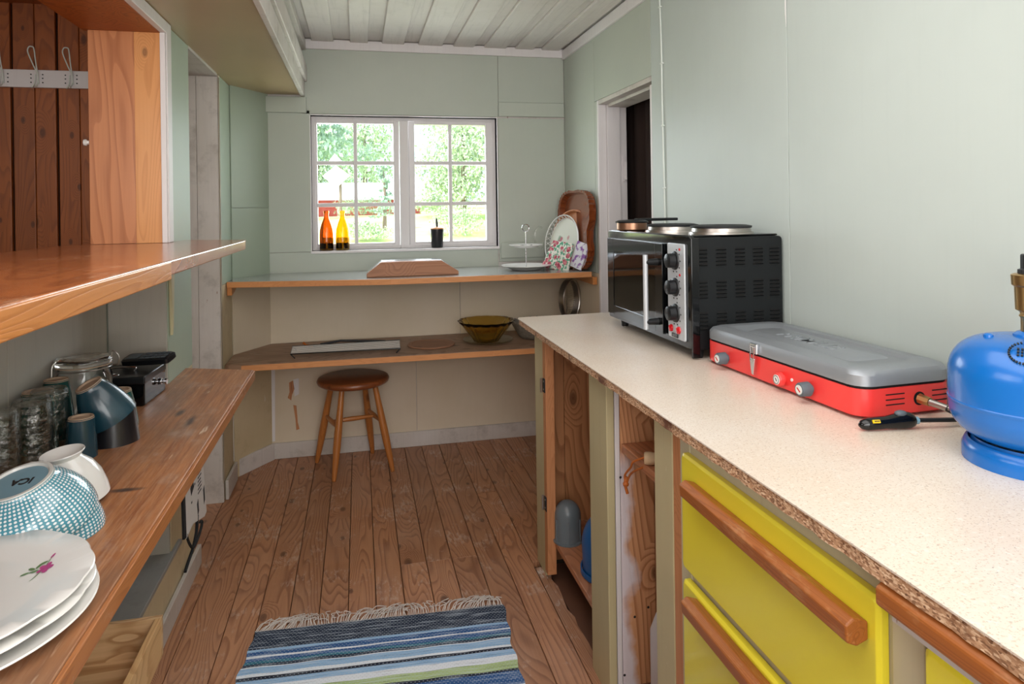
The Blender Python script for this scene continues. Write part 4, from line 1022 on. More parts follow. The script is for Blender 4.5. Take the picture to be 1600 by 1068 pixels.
# ================================================================ RUG
RL = .79; RW = .775
t = thing('rag_rug', 'blue and white striped woven rag rug with white fringe on the floorboards', 'rug', (-.33, 2.205, 0.0012), world=False, rot=(0, 0, math.radians(-3.6)))
b = nb(); nx, ny = 40, 60; G = []
for j in range(ny+1):
    row = []
    for i in range(nx+1):
        z = .0065 + .0012*math.sin(i*.7+j*.3)*math.sin(j*.45); wob = .004*math.sin(j*.9)+.003*math.sin(j*.37)
        row.append(b.verts.new((i/nx*RW + wob*(1 if i in (0, nx) else .5), -j/ny*RL*1.25 - .004*math.sin(i*.3), z)))
    G.append(row)
for j in range(ny):
    for i in range(nx): b.faces.new((G[j][i], G[j+1][i], G[j+1][i+1], G[j][i+1]))
ext = bmesh.ops.extrude_face_region(b, geom=b.faces[:]); bmesh.ops.translate(b, vec=(0, 0, -.006), verts=[v for v in ext['geom'] if isinstance(v, bmesh.types.BMVert)])
obj('rug_weave', b, 'rug', t)
b = nb(); random.seed(12)
for k in range(150):
    x = RW*(k+.5)/150; sweep = .02+.035*math.sin(k*.11+.5); L = random.uniform(.035, .07)
    p = [Vector((x, -.004, .006)), Vector((x+sweep*.3+random.uniform(-.006, .006), L*.4, .008+random.uniform(0, .010))), Vector((x+sweep*.8+random.uniform(-.014, .014), L*.8, .004+random.uniform(0, .010))), Vector((x+sweep+random.uniform(-.024, .024), L*random.uniform(.8, 1.1), .003))]
    tube(b, bez(p, 4), .0013, 4)
o = obj('fringe', b, 'cloth', t); o['kind'] = 'stuff'

# ================================================================ WINDOW SILL AND WINDOW SHELF THINGS
def bottle(x, y, mat, label):
    t = thing('beer_bottle', label, 'bottle', (x, y, WZ0), world=False, group='brown bottles on the window sill')
    pf = [(0, .002), (.030, 0), (.0355, .004), (.0365, .012), (.0365, .085), (.034, .115), (.026, .145), (.0155, .172), (.013, .190), (.0125, .200), (.0155, .203), (.0158, .212), (.013, .215), (.0105, .215), (.0105, .20), (.013, .172), (.0235, .145), (.0315, .113), (.034, .085), (.034, .012), (0, .008)]
    obj('bottle_glass', one(lathe, pf, 28), mat, t, smooth=True, angle=40)
    obj('liquid', one(lathe, [(0, .0085), (.0335, .0125), (.0335, .042), (0, .042)], 28), 'beer_dark', t, smooth=True, angle=40)
bottle(-.170, 3.768, 'amber', 'dark amber glass bottle, the left of the pair on the window sill')
bottle(-.086, 3.768, 'amber_light', 'lighter yellow amber glass bottle, the right of the pair on the sill')
t = thing('brush_cup', 'black cup with wooden lid and dark handle standing on the window sill', 'cup', (.428, 3.765, WZ0), world=False)
obj('cup', one(lathe, [(0, 0), (.029, 0), (.031, .003), (.0385, .100), (.0385, .104), (0, .104)], 24), 'mugblack', t, smooth=True, angle=40)
obj('lid', one(lathe, [(0, .1045), (.040, .1045), (.041, .108), (.036, .113), (.015, .117), (0, .118)], 24), 'jamb_light', t, smooth=True, angle=40)
obj('handle', one(tube, [(0, 0, .117), (-.001, 0, .14), (-.003, 0, .165)], [.006, .0075, .004], 10), 'mugblack', t, smooth=True)
# trapezoid block
t = thing('wooden_block', 'low trapezoid wooden block with bare metal top standing on the window shelf', 'block', (.27, 3.42, .978))
b = nb(); prism(b, [(.035, .9785), (.035, .995), (.105, 1.050), (.400, 1.050), (.485, .995), (.485, .9785)], 3.335, 3.375, 'Y')
obj('front_board', b, 'board_block', t, bev=.003)
b = nb(); prism(b, [(.040, .9785), (.040, .997), (.110, 1.052), (.402, 1.052), (.482, .997), (.482, .9785)], 3.376, 3.47, 'Y'); obj('metal_top', b, 'steel', t, bev=.002)
# tiered stand
t = thing('cake_stand', 'two-tier white china cake stand with metal ring handle on the window shelf', 'cake stand', (.862, 3.455, .978), world=False)
def plate_prof(r, z=0, h=.016, th=.004): return [(0, z), (r*.55, z), (r*.6, z+.002), (r*.9, z+h-.002), (r, z+h), (r*1.0, z+h+.003), (r*.88, z+h+.001), (r*.58, z+th+.001), (0, z+th)]
obj('lower_plate', one(lathe, plate_prof(.132, .002, .022), 40), 'china', t, smooth=True, angle=60)
obj('upper_plate', one(lathe, plate_prof(.090, .118, .013), 36), 'china', t, smooth=True, angle=60)
obj('rod', one(cyl, (0, 0, .004), (0, 0, .205), .0035, seg=10), 'steel', t, smooth=True)
ring = [(.019*math.cos(a), 0, .222+.019*math.sin(a)) for a in [2*PI*k/24 for k in range(24)]]
obj('ring_handle', one(tube, ring, .0028, 8, True), 'steel', t, smooth=True)
t2 = thing('dried_sprig', 'small dark dried sprig lying on the upper tier of the cake stand', 'dried plant', (.86, 3.455, 1.1030), world=False)
b = nb(); random.seed(4)
for k in range(9): 
    a = random.uniform(0, 6.28); p = Vector((random.uniform(-.03, .03), random.uniform(-.02, .02), 0)); tube(b, [p, p+Vector((.02*math.cos(a), .02*math.sin(a), .006))], .002, 5)
obj('twigs', b, 'beer_dark', t2)
# trays leaning in the corner; each local: disc in XZ plane, leaning back
def lean(name, label, cat, x, y, rz, tilt): 
    return thing(name, label, cat, (x, y, .979), world=False, rot=(math.radians(tilt), 0, math.radians(rz)))
# big wavy tray
t = lean('wavy_tray', 'tall dark lacquered wooden tray with wavy crimped rim at the back of the corner', 'tray', 1.135, 3.435, -88, -3)
out = []
for k in range(72):
    a = 2*PI*k/72; rx = .240; rz_ = .203
    sx = abs(math.cos(a))**.5*math.copysign(1, math.cos(a)); sz = abs(math.sin(a))**.55*math.copysign(1, math.sin(a))
    wv = 1-.16*math.exp(-((sz+.12)/.22)**2)
    out.append((rx*sx*wv, .207+rz_*sz))
b = nb(); loft(b, [[(x, 0, z) for x, z in out], [(x, .006, z) for x, z in out]]); obj('tray_base', b, 'copperwood', t)
b = nb()
def scale(o_, s): return [(x*s, .207+(z-.207)*s) for x, z in o_]
def crimp(o_, d): return [(x*(1+(d if i % 2 else -d)), .207+(z-.207)*(1+(d if i % 2 else -d))) for i, (x, z) in enumerate(o_)]
i0 = scale(out, .93); o0 = crimp(scale(out, 1.02), .010)
b1 = [[(x, 0, z) for x, z in i0], [(x, -.03, z) for x, z in scale(out, .97)], [(x, -.034, z) for x, z in crimp(scale(out, 1.03), .012)], [(x, .0, z) for x, z in o0], [(x, 0, z) for x, z in i0]]
loft(b, b1, cap=False); obj('crimped_rim', b, 'copperwood', t)
# round wicker tray
t = lean('wicker_tray', 'pale round wicker tray leaning against the tall dark tray', 'tray', 1.108, 3.445, -64, -9)
def disc(bm, rx, rz, y0, y1, cz, n=48): loft(bm, [[(rx*math.cos(a), y, cz+rz*math.sin(a)) for a in [2*PI*k/n for k in range(n)]] for y in (y0, y1)])
b = nb(); disc(b, .142, .154, 0, .005, .156); obj('tray_base', b, 'rattan', t)
for q, yy in ((0, -.004), (1, -.012), (2, -.020)):
    ring = [((.144+.002*q)*math.cos(a), yy, .158+(.151+.001*q)*math.sin(a)) for a in [2*PI*k/48 for k in range(48)]]; obj('rim_hoop', one(tube, ring, .0052, 7, True), 'rattan', t, smooth=True)
# pierced enamel tray
t = lean('pierced_tray', 'oval pale tray with pierced lattice rim and painted roses, in front of the wicker tray', 'tray', 1.058, 3.462, -61, -11)
b = nb(); disc(b, .100, .125, -.001, .002, .143); obj('tray_base', b, 'flowertray', t)
ring = lambda rx, rz, y: [(rx*math.cos(a), y, .143+rz*math.sin(a)) for a in [2*PI*k/64 for k in range(64)]]
b = nb(); tube(b, ring(.101, .126, -.002), .0025, 6, True); tube(b, ring(.121, .143, -.024), .003, 6, True); obj('rim_wire', b, 'china_pale', t, smooth=True)
b = nb()
for k in range(30):
    for s in (1, -1):
        a = 2*PI*k/30; c = a+s*2*PI*.9/30
        tube(b, [(.101*math.cos(a), -.002, .143+.126*math.sin(a)), (.121*math.cos(c), -.024, .143+.143*math.sin(c))], .0016, 4)
obj('lattice', b, 'china_pale', t)
# glass handle behind
ring = [(.985+.03*math.cos(a), 3.62, 1.14+.06*math.sin(a)) for a in [PI*.35+1.3*PI*k/14 for k in range(15)]]
tag(obj('clear_handle', one(tube, ring, .004, 8), 'clearglass', smooth=True), 'clear curved plastic handle showing behind the pierced tray', 'handle')
# napkins
t = thing('napkin_pack', 'red and green floral paper napkins leaning on the pierced tray', 'napkins', (1.005, 3.415, .979), world=False, rot=(math.radians(-18), math.radians(4), math.radians(-60)))
b = nb(); prism(b, [(-.100, .0), (.095, 0), (.085, .150), (-.060, .155)], 0, .010, 'Y'); obj('napkins', b, 'floral', t, bev=.002)
t = thing('napkin_pack', 'pale napkins with lilac print tucked between floral pack and tray', 'napkins', (1.085, 3.315, .979), world=False, rot=(math.radians(-14), math.radians(14), math.radians(-66)))
obj('napkins', one(box, -.05, .04, 0, .008, 0.012, .150), 'lilac', t, bev=.002)

# ================================================================ BENCH THINGS
t = thing('wire_rack', 'low white metal cooling rack on the plank shelf above the stool', 'rack', (-.06, 3.43, .606))
ZK = .630; c4 = [Vector(p) for p in ((-.322, 3.330, ZK), (-.330, 3.520, ZK), (.200, 3.530, ZK), (.190, 3.318, ZK))]
obj('rack_frame', one(tube, c4, .003, 6, True), 'black', t)
b0 = None
for k in range(9):
    s = (k+.5)/9; a = c4[0]+(c4[1]-c4[0])*s; c = c4[3]+(c4[2]-c4[3])*s
    m_ = obj('rack_slat', one(box, a.x, c.x, (a.y+c.y)/2-.0048, (a.y+c.y)/2+.0048, ZK-.0005, ZK+.0008), 'china', t)
for p in c4: obj('rack_foot', one(tube, [p, (p.x+(.02 if p.x < 0 else -.02), p.y, .6085)], .0025, 6), 'black', t)
t = thing('kitchen_tongs', 'dark metal tongs lying behind the white cooling rack', 'tongs', (-.1, 3.60, .607))
b = nb(); tube(b, [(-.28, 3.60, .613), (-.20, 3.585, .610), (.02, 3.60, .6135)], .0045, 8); tube(b, [(-.20, 3.585, .620), (-.1, 3.58, .634), (.13, 3.62, .612)], .006, 8); obj('arms', b, 'iron', t, smooth=True)
b = nb(); tube(b, [(-.235, 3.590, .612), (-.27, 3.59, .618), (-.285, 3.59, .634)], .006, 6); obj('tip', b, 'rope', t, smooth=True)
t = thing('round_trivet', 'flat round wooden board beside the cooling rack', 'trivet', (.357, 3.475, .6065), world=False)
obj('board', one(lathe, [(0, 0), (.118, 0), (.122, .004), (.118, .008), (.100, .008), (.097, .006), (0, .006)], 48), 'trivet', t, smooth=True, angle=30)
t = thing('glass_plate', 'ribbed grey glass plate underneath the amber bowl', 'plate', (.655, 3.475, .6065), world=False)
obj('plate', one(lathe, [(0, 0), (.09, 0), (.125, .010), (.130, .016), (.126, .016), (.09, .006), (0, .005)], 60, None, False, 30, .02), 'ribglass', t, smooth=True, angle=60)
t = thing('amber_bowl', 'fluted amber glass bowl standing on a glass plate', 'bowl', (.645, 3.465, .6135), world=False)
obj('bowl', one(lathe, [(0, 0), (.060, 0), (.066, .004), (.075, .020), (.105, .060), (.125, .088), (.142, .104), (.143, .108), (.136, .107), (.118, .088), (.098, .062), (.068, .024), (.058, .010), (0, .008)], 96, None, False, 16, .06), 'olive_glass', t, smooth=True, angle=60)
t = thing('woven_dish', 'grey woven oval dish behind the corner of the worktop', 'dish', (.93, 3.50, .6065), world=False)
obj('dish', one(lathe, [(0, .0), (.08, 0), (.10, .02), (.135, .085), (.140, .090), (.132, .090), (.09, .02), (0, .012)], 48, Matrix.Diagonal((1.05, .8, 1, 1))), 'wicker_grey', t, smooth=True, angle=60)
ring = [(.142*math.cos(a), .110*math.sin(a), .092+.004*math.sin(a*24)) for a in [2*PI*k/96 for k in range(96)]]; obj('braided_rim', one(tube, ring, .0045, 6, True), 'wicker_grey', t, smooth=True)
t = thing('strainer', 'round metal strainer with mesh standing on edge in the corner', 'strainer', (1.112, 3.45, .6065), world=False, rot=(0, 0, math.radians(38)))
cz = .205
ell = [(.075*math.cos(a), 0, cz+.105*math.sin(a)) for a in [2*PI*k/48 for k in range(48)]]
obj('hoop', one(tube, ell, .0055, 8, True), 'steel_brushed', t, smooth=True)
b = nb(); loft(b, [[(s*.075*math.cos(a), y, cz+s*.105*math.sin(a)) for a in [2*PI*k/40 for k in range(40)]] for s, y in ((1, .002), (.99, .035), (.97, .037), (.98, .002))], cap=False); obj('side_band', b, 'steel_brushed', t, smooth=True)
b = nb()
for k in range(-6, 7):
    h = .105*math.sqrt(max(0, 1-(k/7)**2)); tube(b, [(k/7*.075, .03, cz-h), (k/7*.075, .03, cz+h)], .0007, 4)
for k in range(-9, 10):
    h = .075*math.sqrt(max(0, 1-(k/10)**2)); tube(b, [(-h, .03, cz+k/10*.105), (h, .03, cz+k/10*.105)], .0007, 4)
o = obj('mesh', b, 'steel_brushed', t); o['kind'] = 'stuff'
b = nb(); tube(b, [(-.02, 0, .002), (-.02, 0, .104)], .004, 6); tube(b, [(.02, 0, .002), (.02, 0, .104)], .004, 6); obj('stand', b, 'steel_brushed', t)

# ================================================================ LEFT SHELF THINGS
ZS = .7502
def cup_profile(R, rf, h, th=.004, foot=.003, curve=.6):
    """inverted vessel: rim plane z=0, foot plane z=h"""
    out = []; N = 10
    for k in range(N+1):
        s = k/N; out.append((R+(rf-R)*(s**(1/curve) if curve < 1 else s), s*(h-foot)))
    out += [(rf, h), (rf-.006, h), (rf-.008, h-foot), (0, h-foot)]
    inner = [(0, h-foot-.006)]
    for k in range(N, -1, -1):
        s = k/N; out_r = R+(rf-R)*(s**(1/curve) if curve < 1 else s); inner.append((max(out_r-th, .001), s*(h-foot-.006)))
    return out, inner
def vessel(name, label, cat, loc, R, rf, h, mat, rot=(0, 0, 0), footmat='clay', curve=.6, handle=False, group=None, uv=False):
    t = thing(name, label, cat, loc, world=False, rot=rot, group=group)
    o_, i_ = cup_profile(R, rf, h, curve=curve)
    b = nb(); lathe(b, o_[:-4] + [(rf, h)], 48, None, uv); lathe(b, i_, 48)
    # rim join
    lathe(b, [(R, 0), (R-.004, 0)], 48)
    body = obj('body', b, mat, t, smooth=True, angle=50)
    obj('foot', one(lathe, [(rf+.0004, h-.003), (rf-.001, h+.002), (rf-.006, h+.002), (rf-.008, h-.002), (0, h-.002)], 40), footmat, t, smooth=True, angle=40)
    if handle:
        hp = bez([(R*.86, 0, h*.22), (R+.028, 0, h*.24), (R+.034, 0, h*.5), (R+.012, 0, h*.78), (rf+.004, 0, h*.80)], 6)
        obj('handle', one(tube, hp, .0055, 8), mat, t, smooth=True)
    return t
# plates
def dinner_plate(z, cx, cy, label, rose=False, s=1.0, sc=True):
    t = thing('dinner_plate', label, 'plate', (cx, cy, z), world=False, group='stack of dinner plates')
    R = .170*s
    prof = [(0, 0), (R*.60, 0), (R*.63, .003), (R*.98, .016), (R, .019), (R*.99, .021), (R*.80, .014), (R*.66, .007), (R*.6, .005), (0, .005)]
    b = nb(); seg = 96; rings = []
    for r, zz in prof:
        if r == 0: rings.append([b.verts.new((0, 0, zz))]); continue
        e = (r/R)**4 if sc else 0
        rings.append([b.verts.new((r*(1+.018*e*abs(math.sin(a*6)))*math.cos(a), r*(1+.018*e*abs(math.sin(a*6)))*1.06*math.sin(a), zz)) for a in [2*PI*k/seg for k in range(seg)]])
    for A, Bq in zip(rings, rings[1:]):
        for k in range(seg):
            k2 = (k+1) % seg
            if len(A) == 1: b.faces.new((A[0], Bq[k], Bq[k2]))
            elif len(Bq) == 1: b.faces.new((A[k], A[k2], Bq[0]))
            else: b.faces.new((A[k], A[k2], Bq[k2], Bq[k]))
    obj('plate', b, 'china', t, smooth=True, angle=60)
    return t, R
dinner_plate(ZS, -.535, 1.030, 'plain white plate at the bottom of the stack at the left edge', s=1.0, sc=False)
dinner_plate(ZS+.0145, -.541, 1.036, 'scalloped white plate in the middle of the stack, only its rim showing', s=.985)
tp, R = dinner_plate(ZS+.029, -.543, 1.040, 'scalloped white plate with a pink rose spray, on top of the stack', s=.98)
# rose decal (flat print on the rim)
M['rosepink'] = plain('rose_print', '#c0458c', .3, 0, .25, 200); M['leafgreen'] = plain('leaf_print', '#6f8f5c', .3, 0, .2, 200)
def rimz(r): 
    q = r/R
    return .0215 if q > .99 else (.014+(q-.80)/.19*.007 if q > .80 else (.007+(q-.66)/.14*.007 if q > .66 else (.005+(q-.6)/.06*.002 if q > .6 else .005)))
def leaf(bm, cx, cy, a, L, W):
    n = 10; pts = []
    for k in range(n):
        th = 2*PI*k/n; x = L*math.cos(th); y = W*math.sin(th)
        X = cx+x*math.cos(a)-y*math.sin(a); Y = cy+x*math.sin(a)+y*math.cos(a); pts.append(bm.verts.new((X, Y, rimz(math.hypot(X, Y))+.0009)))
    bm.faces.new(pts)
b = nb(); b2 = nb(); RC = Vector((.092, .066))
for k in range(5): leaf(b, RC.x+.005*math.cos(k*1.26), RC.y+.006*math.sin(k*1.26), k*1.26, .006, .004)
leaf(b, RC.x+.000, RC.y+.026, 1.3, .005, .002)
for dx, dy, a in ((-.014, -.002, .2), (-.020, .006, 2.6), (-.012, .010, 1.2), (-.024, -.006, .8), (-.008, .014, .3)): leaf(b2, RC.x+dx, RC.y+dy, a, .006, .0026)
leaf(b2, RC.x-.006, RC.y-.016, 1.35, .014, .0007); leaf(b2, RC.x-.001, RC.y+.014, 1.5, .012, .0007)
obj('rose_print', b, 'rosepink', tp); obj('leaf_print', b2, 'leafgreen', tp)
# gingham bowls
vessel('gingham_bowl', 'blue gingham bowl upside down underneath the other, only its rim showing', 'bowl', (-.545, 1.318, ZS), .098, .052, .078, 'gingham', uv=True, curve=.55, footmat='china_pale')
t = vessel('gingham_bowl', 'blue gingham bowl upside down on top, pale foot with black letters', 'bowl', (-.548, 1.300, ZS+.026), .098, .052, .084, 'gingham', rot=(math.radians(14), math.radians(-9), math.radians(0)), uv=True, curve=.52, footmat='china_pale')
obj('foot_glaze', one(lathe, [(0, .0825), (.043, .0825), (.043, .081), (0, .081)], 36), 'paleblue', t)
text('ICA', .022, .0003, 'ink', t, 'lettering', Matrix.Translation((.006, 0, .0828)) @ Matrix.Rotation(math.radians(172), 4, 'Z'), bold=.0006)
# white vase-like egg cup
t = thing('footed_bowl', 'small white footed bowl upside down behind the gingham bowls', 'bowl', (-.545, 1.445, ZS), world=False, rot=(math.radians(4), math.radians(-6), 0))
obj('bowl', one(lathe, [(r_*.86, z_*.88-.004) for r_, z_ in [(.078, .012), (.076, .03), (.068, .06), (.054, .085), (.038, .100), (.034, .106), (.040, .113), (.0435, .117), (.0425, .119), (.036, .115), (.028, .104), (0, .102), (0, .098), (.034, .094), (.050, .082), (.064, .058), (.072, .03), (.074, .012), (.078, .012)]], 44), 'china', t, smooth=True, angle=60)
# glass tumblers in stacks
def tumbler(x, y, z, label, h=.088, R=.042):
    t = thing('glass_tumbler', label, 'glass', (x, y, z), world=False, group='stacked pressed glass tumblers')
    b = nb(); prof = [(R, 0), (R*.97, h*.3), (R*.9, h*.75), (R*.84, h-.004), (R*.78, h), (0, h), (0, h-.008), (R*.74, h-.009), (R*.82, h*.7), (R*.90, h*.3), (R*.93, .0), (R, 0)]
    lathe(b, prof, 48, None, False, 12, .03); bmesh.ops.remove_doubles(b, verts=b.verts, dist=1e-5)
    obj('glass', b, 'ribglass', t, smooth=True, angle=60)
for x, y, n_ in ((-.697, 1.655, 'middle'), (-.700, 1.748, 'right')):
    tumbler(x, y, ZS, 'pressed glass tumbler, lower one of the %s stack of two' % n_); tumbler(x, y, ZS+.064, 'pressed glass tumbler, upper one of the %s stack of two' % n_)
tumbler(-.720, 1.572, ZS, 'pressed glass tumbler, lower one of the stack cut by the left edge', R=.036); tumbler(-.720, 1.572, ZS+.064, 'pressed glass tumbler, upper one of the stack cut by the left edge', R=.036)
tumbler(-.690, 1.440, ZS, 'squat glass bowl-shaped tumbler low at the left edge behind the gingham bowl', h=.062, R=.045)
# mugs
vessel('black_mug', 'black mug upside down with a dark teal mug resting on it', 'mug', (-.588, 1.810, ZS), .057, .046, .085, 'mugblack', curve=1)
vessel('teal_mug', 'dark teal mug upside down, tilted over the black mug', 'mug', (-.592, 1.808, ZS+.058), .060, .030, .100, 'teal', rot=(math.radians(14), math.radians(-24), 0), curve=.62)
vessel('teal_mug', 'dark teal mug upside down between glass tumblers and black mug', 'mug', (-.622, 1.712, ZS), .032, .026, .090, 'teal', curve=.7)
vessel('teal_mug', 'green-teal mug behind the black mug with its handle beside the cash box', 'mug', (-.618, 1.930, ZS), .050, .034, .094, 'teal_green', handle=True, rot=(0, 0, math.radians(-50)), curve=.7)
vessel('teal_mug', 'teal mug upside down behind the tumblers, left of the pair with clay foot', 'mug', (-.738, 1.785, ZS), .040, .032, .138, 'teal_green', curve=.7, rot=(0, 0, 0))
vessel('teal_mug', 'teal mug upside down nearest the jar, right of the pair with clay foot', 'mug', (-.738, 1.882, ZS), .040, .027, .142, 'teal_green', curve=.7)
# clip jar
t = thing('clip_jar', 'large clear glass jar with wire clip lid beside the cash box', 'jar', (-.716, 1.992, ZS), world=False)
obj('jar', one(lathe, [(0, 0), (.060, 0), (.066, .006), (.066, .125), (.060, .140), (.058, .152), (.054, .152), (.055, .138), (.062, .122), (.062, .008), (0, .006)], 40), 'clearglass', t, smooth=True, angle=50)
obj('lid', one(lathe, [(0, .158), (.064, .156), (.067, .160), (.067, .168), (.060, .175), (.04, .178), (0, .178)], 40), 'clearglass', t, smooth=True, angle=50)
obj('seal', one(lathe, [(.055, .153), (.065, .153), (.065, .1555), (.055, .1555)], 36), 'clay', t)
b = nb(); tube(b, [(.066*math.cos(a), .066*math.sin(a), .147) for a in [2*PI*k/36 for k in range(36)]], .0016, 6, True)
tube(b, bez([(.066, .01, .147), (.082, .0, .15), (.084, 0, .172), (.070, 0, .186), (.066, 0, .170)]), .0018, 6); tube(b, bez([(-.040, -.052, .147), (-.055, -.062, .130), (-.05, -.066, .112), (-.052, -.058, .160), (-.046, -.050, .175)]), .0018, 6)
obj('wire_clip', b, 'steel_brushed', t, smooth=True)
# cash box
t = thing('cash_box', 'small black metal cash box at the far end of the low shelf', 'cash box', (-.672, 2.19, ZS), world=False, rot=(0, 0, math.radians(-3)))
b = nb(); box(b, -.085, .072, -.075, .105, .001, .083); obj('box', b, 'blackgloss', t, bev=.005, seg=3)
b = nb(); box(b, -.087, .074, -.077, .107, .064, .086); obj('lid', b, 'black', t, bev=.004, seg=3)
b = nb(); T = Matrix.Translation((.074, .055, .040)) @ Euler((0, PI/2, 0)).to_matrix().to_4x4(); lathe(b, [(0, 0), (.010, 0), (.010, .003), (.006, .004), (.006, .009), (.010, .012), (.010, .018), (0, .020)], 18, T); obj('lock_knob', b, 'steel', t, smooth=True, angle=40)
b = nb(); tube(b, bez([(-.045, .000, .087), (-.045, .0, .097), (.020, .0, .098), (.020, .0, .087)], 5), .0025, 6); obj('carry_handle', b, 'steel', t, smooth=True)
t = thing('key_bunch', 'small bunch of keys lying on the lid of the cash box', 'keys', (-.69, 2.14, ZS+.0875), world=False)
b = nb(); tube(b, [(.012*math.cos(a), .012*math.sin(a), .002) for a in [2*PI*k/16 for k in range(16)]], .0012, 5, True); obj('ring', b, 'steel', t)
for a in (2.6, 3.4, 4.2): obj('key', one(box, .010, .042, -.004, .004, .0012, .0032, Matrix.Rotation(a, 4, 'Z')), 'steel_brushed', t, bev=.0005)
t = thing('cordless_phone', 'black cordless phone handset lying across the cash box lid', 'phone', (-.632, 2.245, ZS+.100), world=False, rot=(math.radians(16), math.radians(-4), math.radians(-22)))
b = nb(); loft(b, [[(x, y, z) for x, y in rrect(-.072+e, .085-e, -.025+e, .025-e, .010, 4)] for z, e in ((0, .004), (.004, 0), (.017, 0), (.021, .004))]); obj('handset', b, 'black', t, smooth=True, angle=40)
b = nb(); box(b, -.056, -.020, -.015, .015, .0212, .0222); obj('screen', b, 'knobgrey', t)
me0 = None
for i in range(5):
    for j in range(3):
        if me0 is None: o = obj('phone_key', one(box, -.0065, .0065, -.0045, .0045, 0, .0018), 'knobgrey', t, bev=.0006, seg=1); me0 = o
        else: o = me0.copy(); COL.objects.link(o); o.parent = t
        o.location = (-.002+i*.0175, -.0145+j*.0145, .0212)
# dark towel corner below box (coat rack etc. follow)
# bag under the shelf
t = thing('cloth_bag', 'white cloth bag with black print and straps hanging under the low shelf', 'bag', (-.50, 2.24, .42))
BX = -.500
Q = [(2.085, .718), (2.290, .718), (2.383, .320), (2.353, .317), (2.20, .362), (2.12, .355), (2.10, .42)]
b = nb(); prism(b, Q, BX-.006, BX, 'X'); obj('cloth', b, 'cloth', t, bev=.001)
obj('side_strap', one(prism, [(2.066, .70), (2.086, .70), (2.112, .362), (2.086, .368)], BX-.004, BX+.002, 'X'), 'blackcloth', t)
b = nb(); random.seed(9)
for z in [.60-.012*k for k in range(5)] + [.52-.012*k for k in range(9)]: box(b, BX, BX+.0006, 2.265, 2.315+random.uniform(-.012, .0), z, z+.004)
for k in range(4): box(b, BX, BX+.0006, 2.18+.02*(k % 3), 2.19+.02*(k % 3), .55-.04*k, .556-.04*k)
prism(b, [(2.20, .52), (2.24, .535), (2.245, .50), (2.21, .49)], BX, BX+.0006, 'X'); prism(b, [(2.17, .48), (2.20, .50), (2.215, .47), (2.18, .455)], BX, BX+.0006, 'X')
prism(b, [(2.25, .40), (2.265, .41), (2.275, .37), (2.26, .36)], BX, BX+.0006, 'X'); prism(b, [(2.335, .41), (2.35, .42), (2.36, .37), (2.345, .36)], BX, BX+.0006, 'X')
obj('print', b, 'ink', t)
b = nb(); tube(b, bez([(BX-.003, 2.265, .36), (BX-.003, 2.255, .32), (BX-.003, 2.23, .30), (BX-.003, 2.20, .285), (BX-.003, 2.15, .275), (BX-.003, 2.11, .265)]), .005, 6)
tube(b, bez([(BX-.003, 2.13, .365), (BX-.003, 2.15, .335), (BX-.003, 2.18, .305), (BX-.003, 2.20, .290)]), .004, 6); tube(b, bez([(BX-.003, 2.20, .285), (BX-.003, 2.26, .285), (BX-.003, 2.32, .30), (BX-.003, 2.325, .315), (BX-.003, 2.30, .322)]), .004, 6)
obj('strap', b, 'blackcloth', t, smooth=True)
# crate
t = thing('pine_crate', 'open pine crate on the floor under the near end of the low shelf', 'crate', (-.66, 1.4, 0))
CX0, CX1, CY0, CY1, CZ = -.80, -.522, .90, 1.005, .25
b = nb()
CY0, CY1 = 1.30, 1.835
CX0 = -.595
t.location = (-.56, 1.6, 0); WORLD[t.name] = (-.56, 1.6, 0)
M['crate_y'] = wood('crate_pine_long', '#dfb47e', '#b98350', 'Y', .55, .6, .15, .1, width=.12)
# crate stands on the plinth step
CZ0, CZ1 = .2015, .300; CX0, CX1 = -.775, -.490
obj('end_board', one(box, CX0, CX1, CY1-.014, CY1, CZ0, CZ1), 'crate', t, bev=.001)
obj('end_board', one(box, CX0, CX1, CY0, CY0+.014, CZ0, CZ1), 'crate', t, bev=.001)
obj('side_board', one(box, CX1-.014, CX1, CY0+.0145, CY1-.0145, CZ0, CZ1), 'crate_y', t, bev=.001)
obj('side_board', one(box, CX0, CX0+.014, CY0+.0145, CY1-.0145, CZ0, CZ1), 'crate_y', t, bev=.001)
obj('bottom_board', one(box, CX0+.0145, CX1-.0145, CY0+.0145, CY1-.0145, CZ0, CZ0+.008), 'crate', t)

t = thing('white_lid', 'small white plastic lid leaning inside the pine crate', 'lid', (-.70, 1.80, .2105))
obj('lid', one(lathe, [(0, 0), (.024, 0), (.026, .002), (.026, .006), (0, .007)], 24, Matrix.Translation((-.705, 1.812, .2365)) @ Euler((math.radians(80), 0, 0)).to_matrix().to_4x4()), 'white_plastic', t, smooth=True, angle=40)
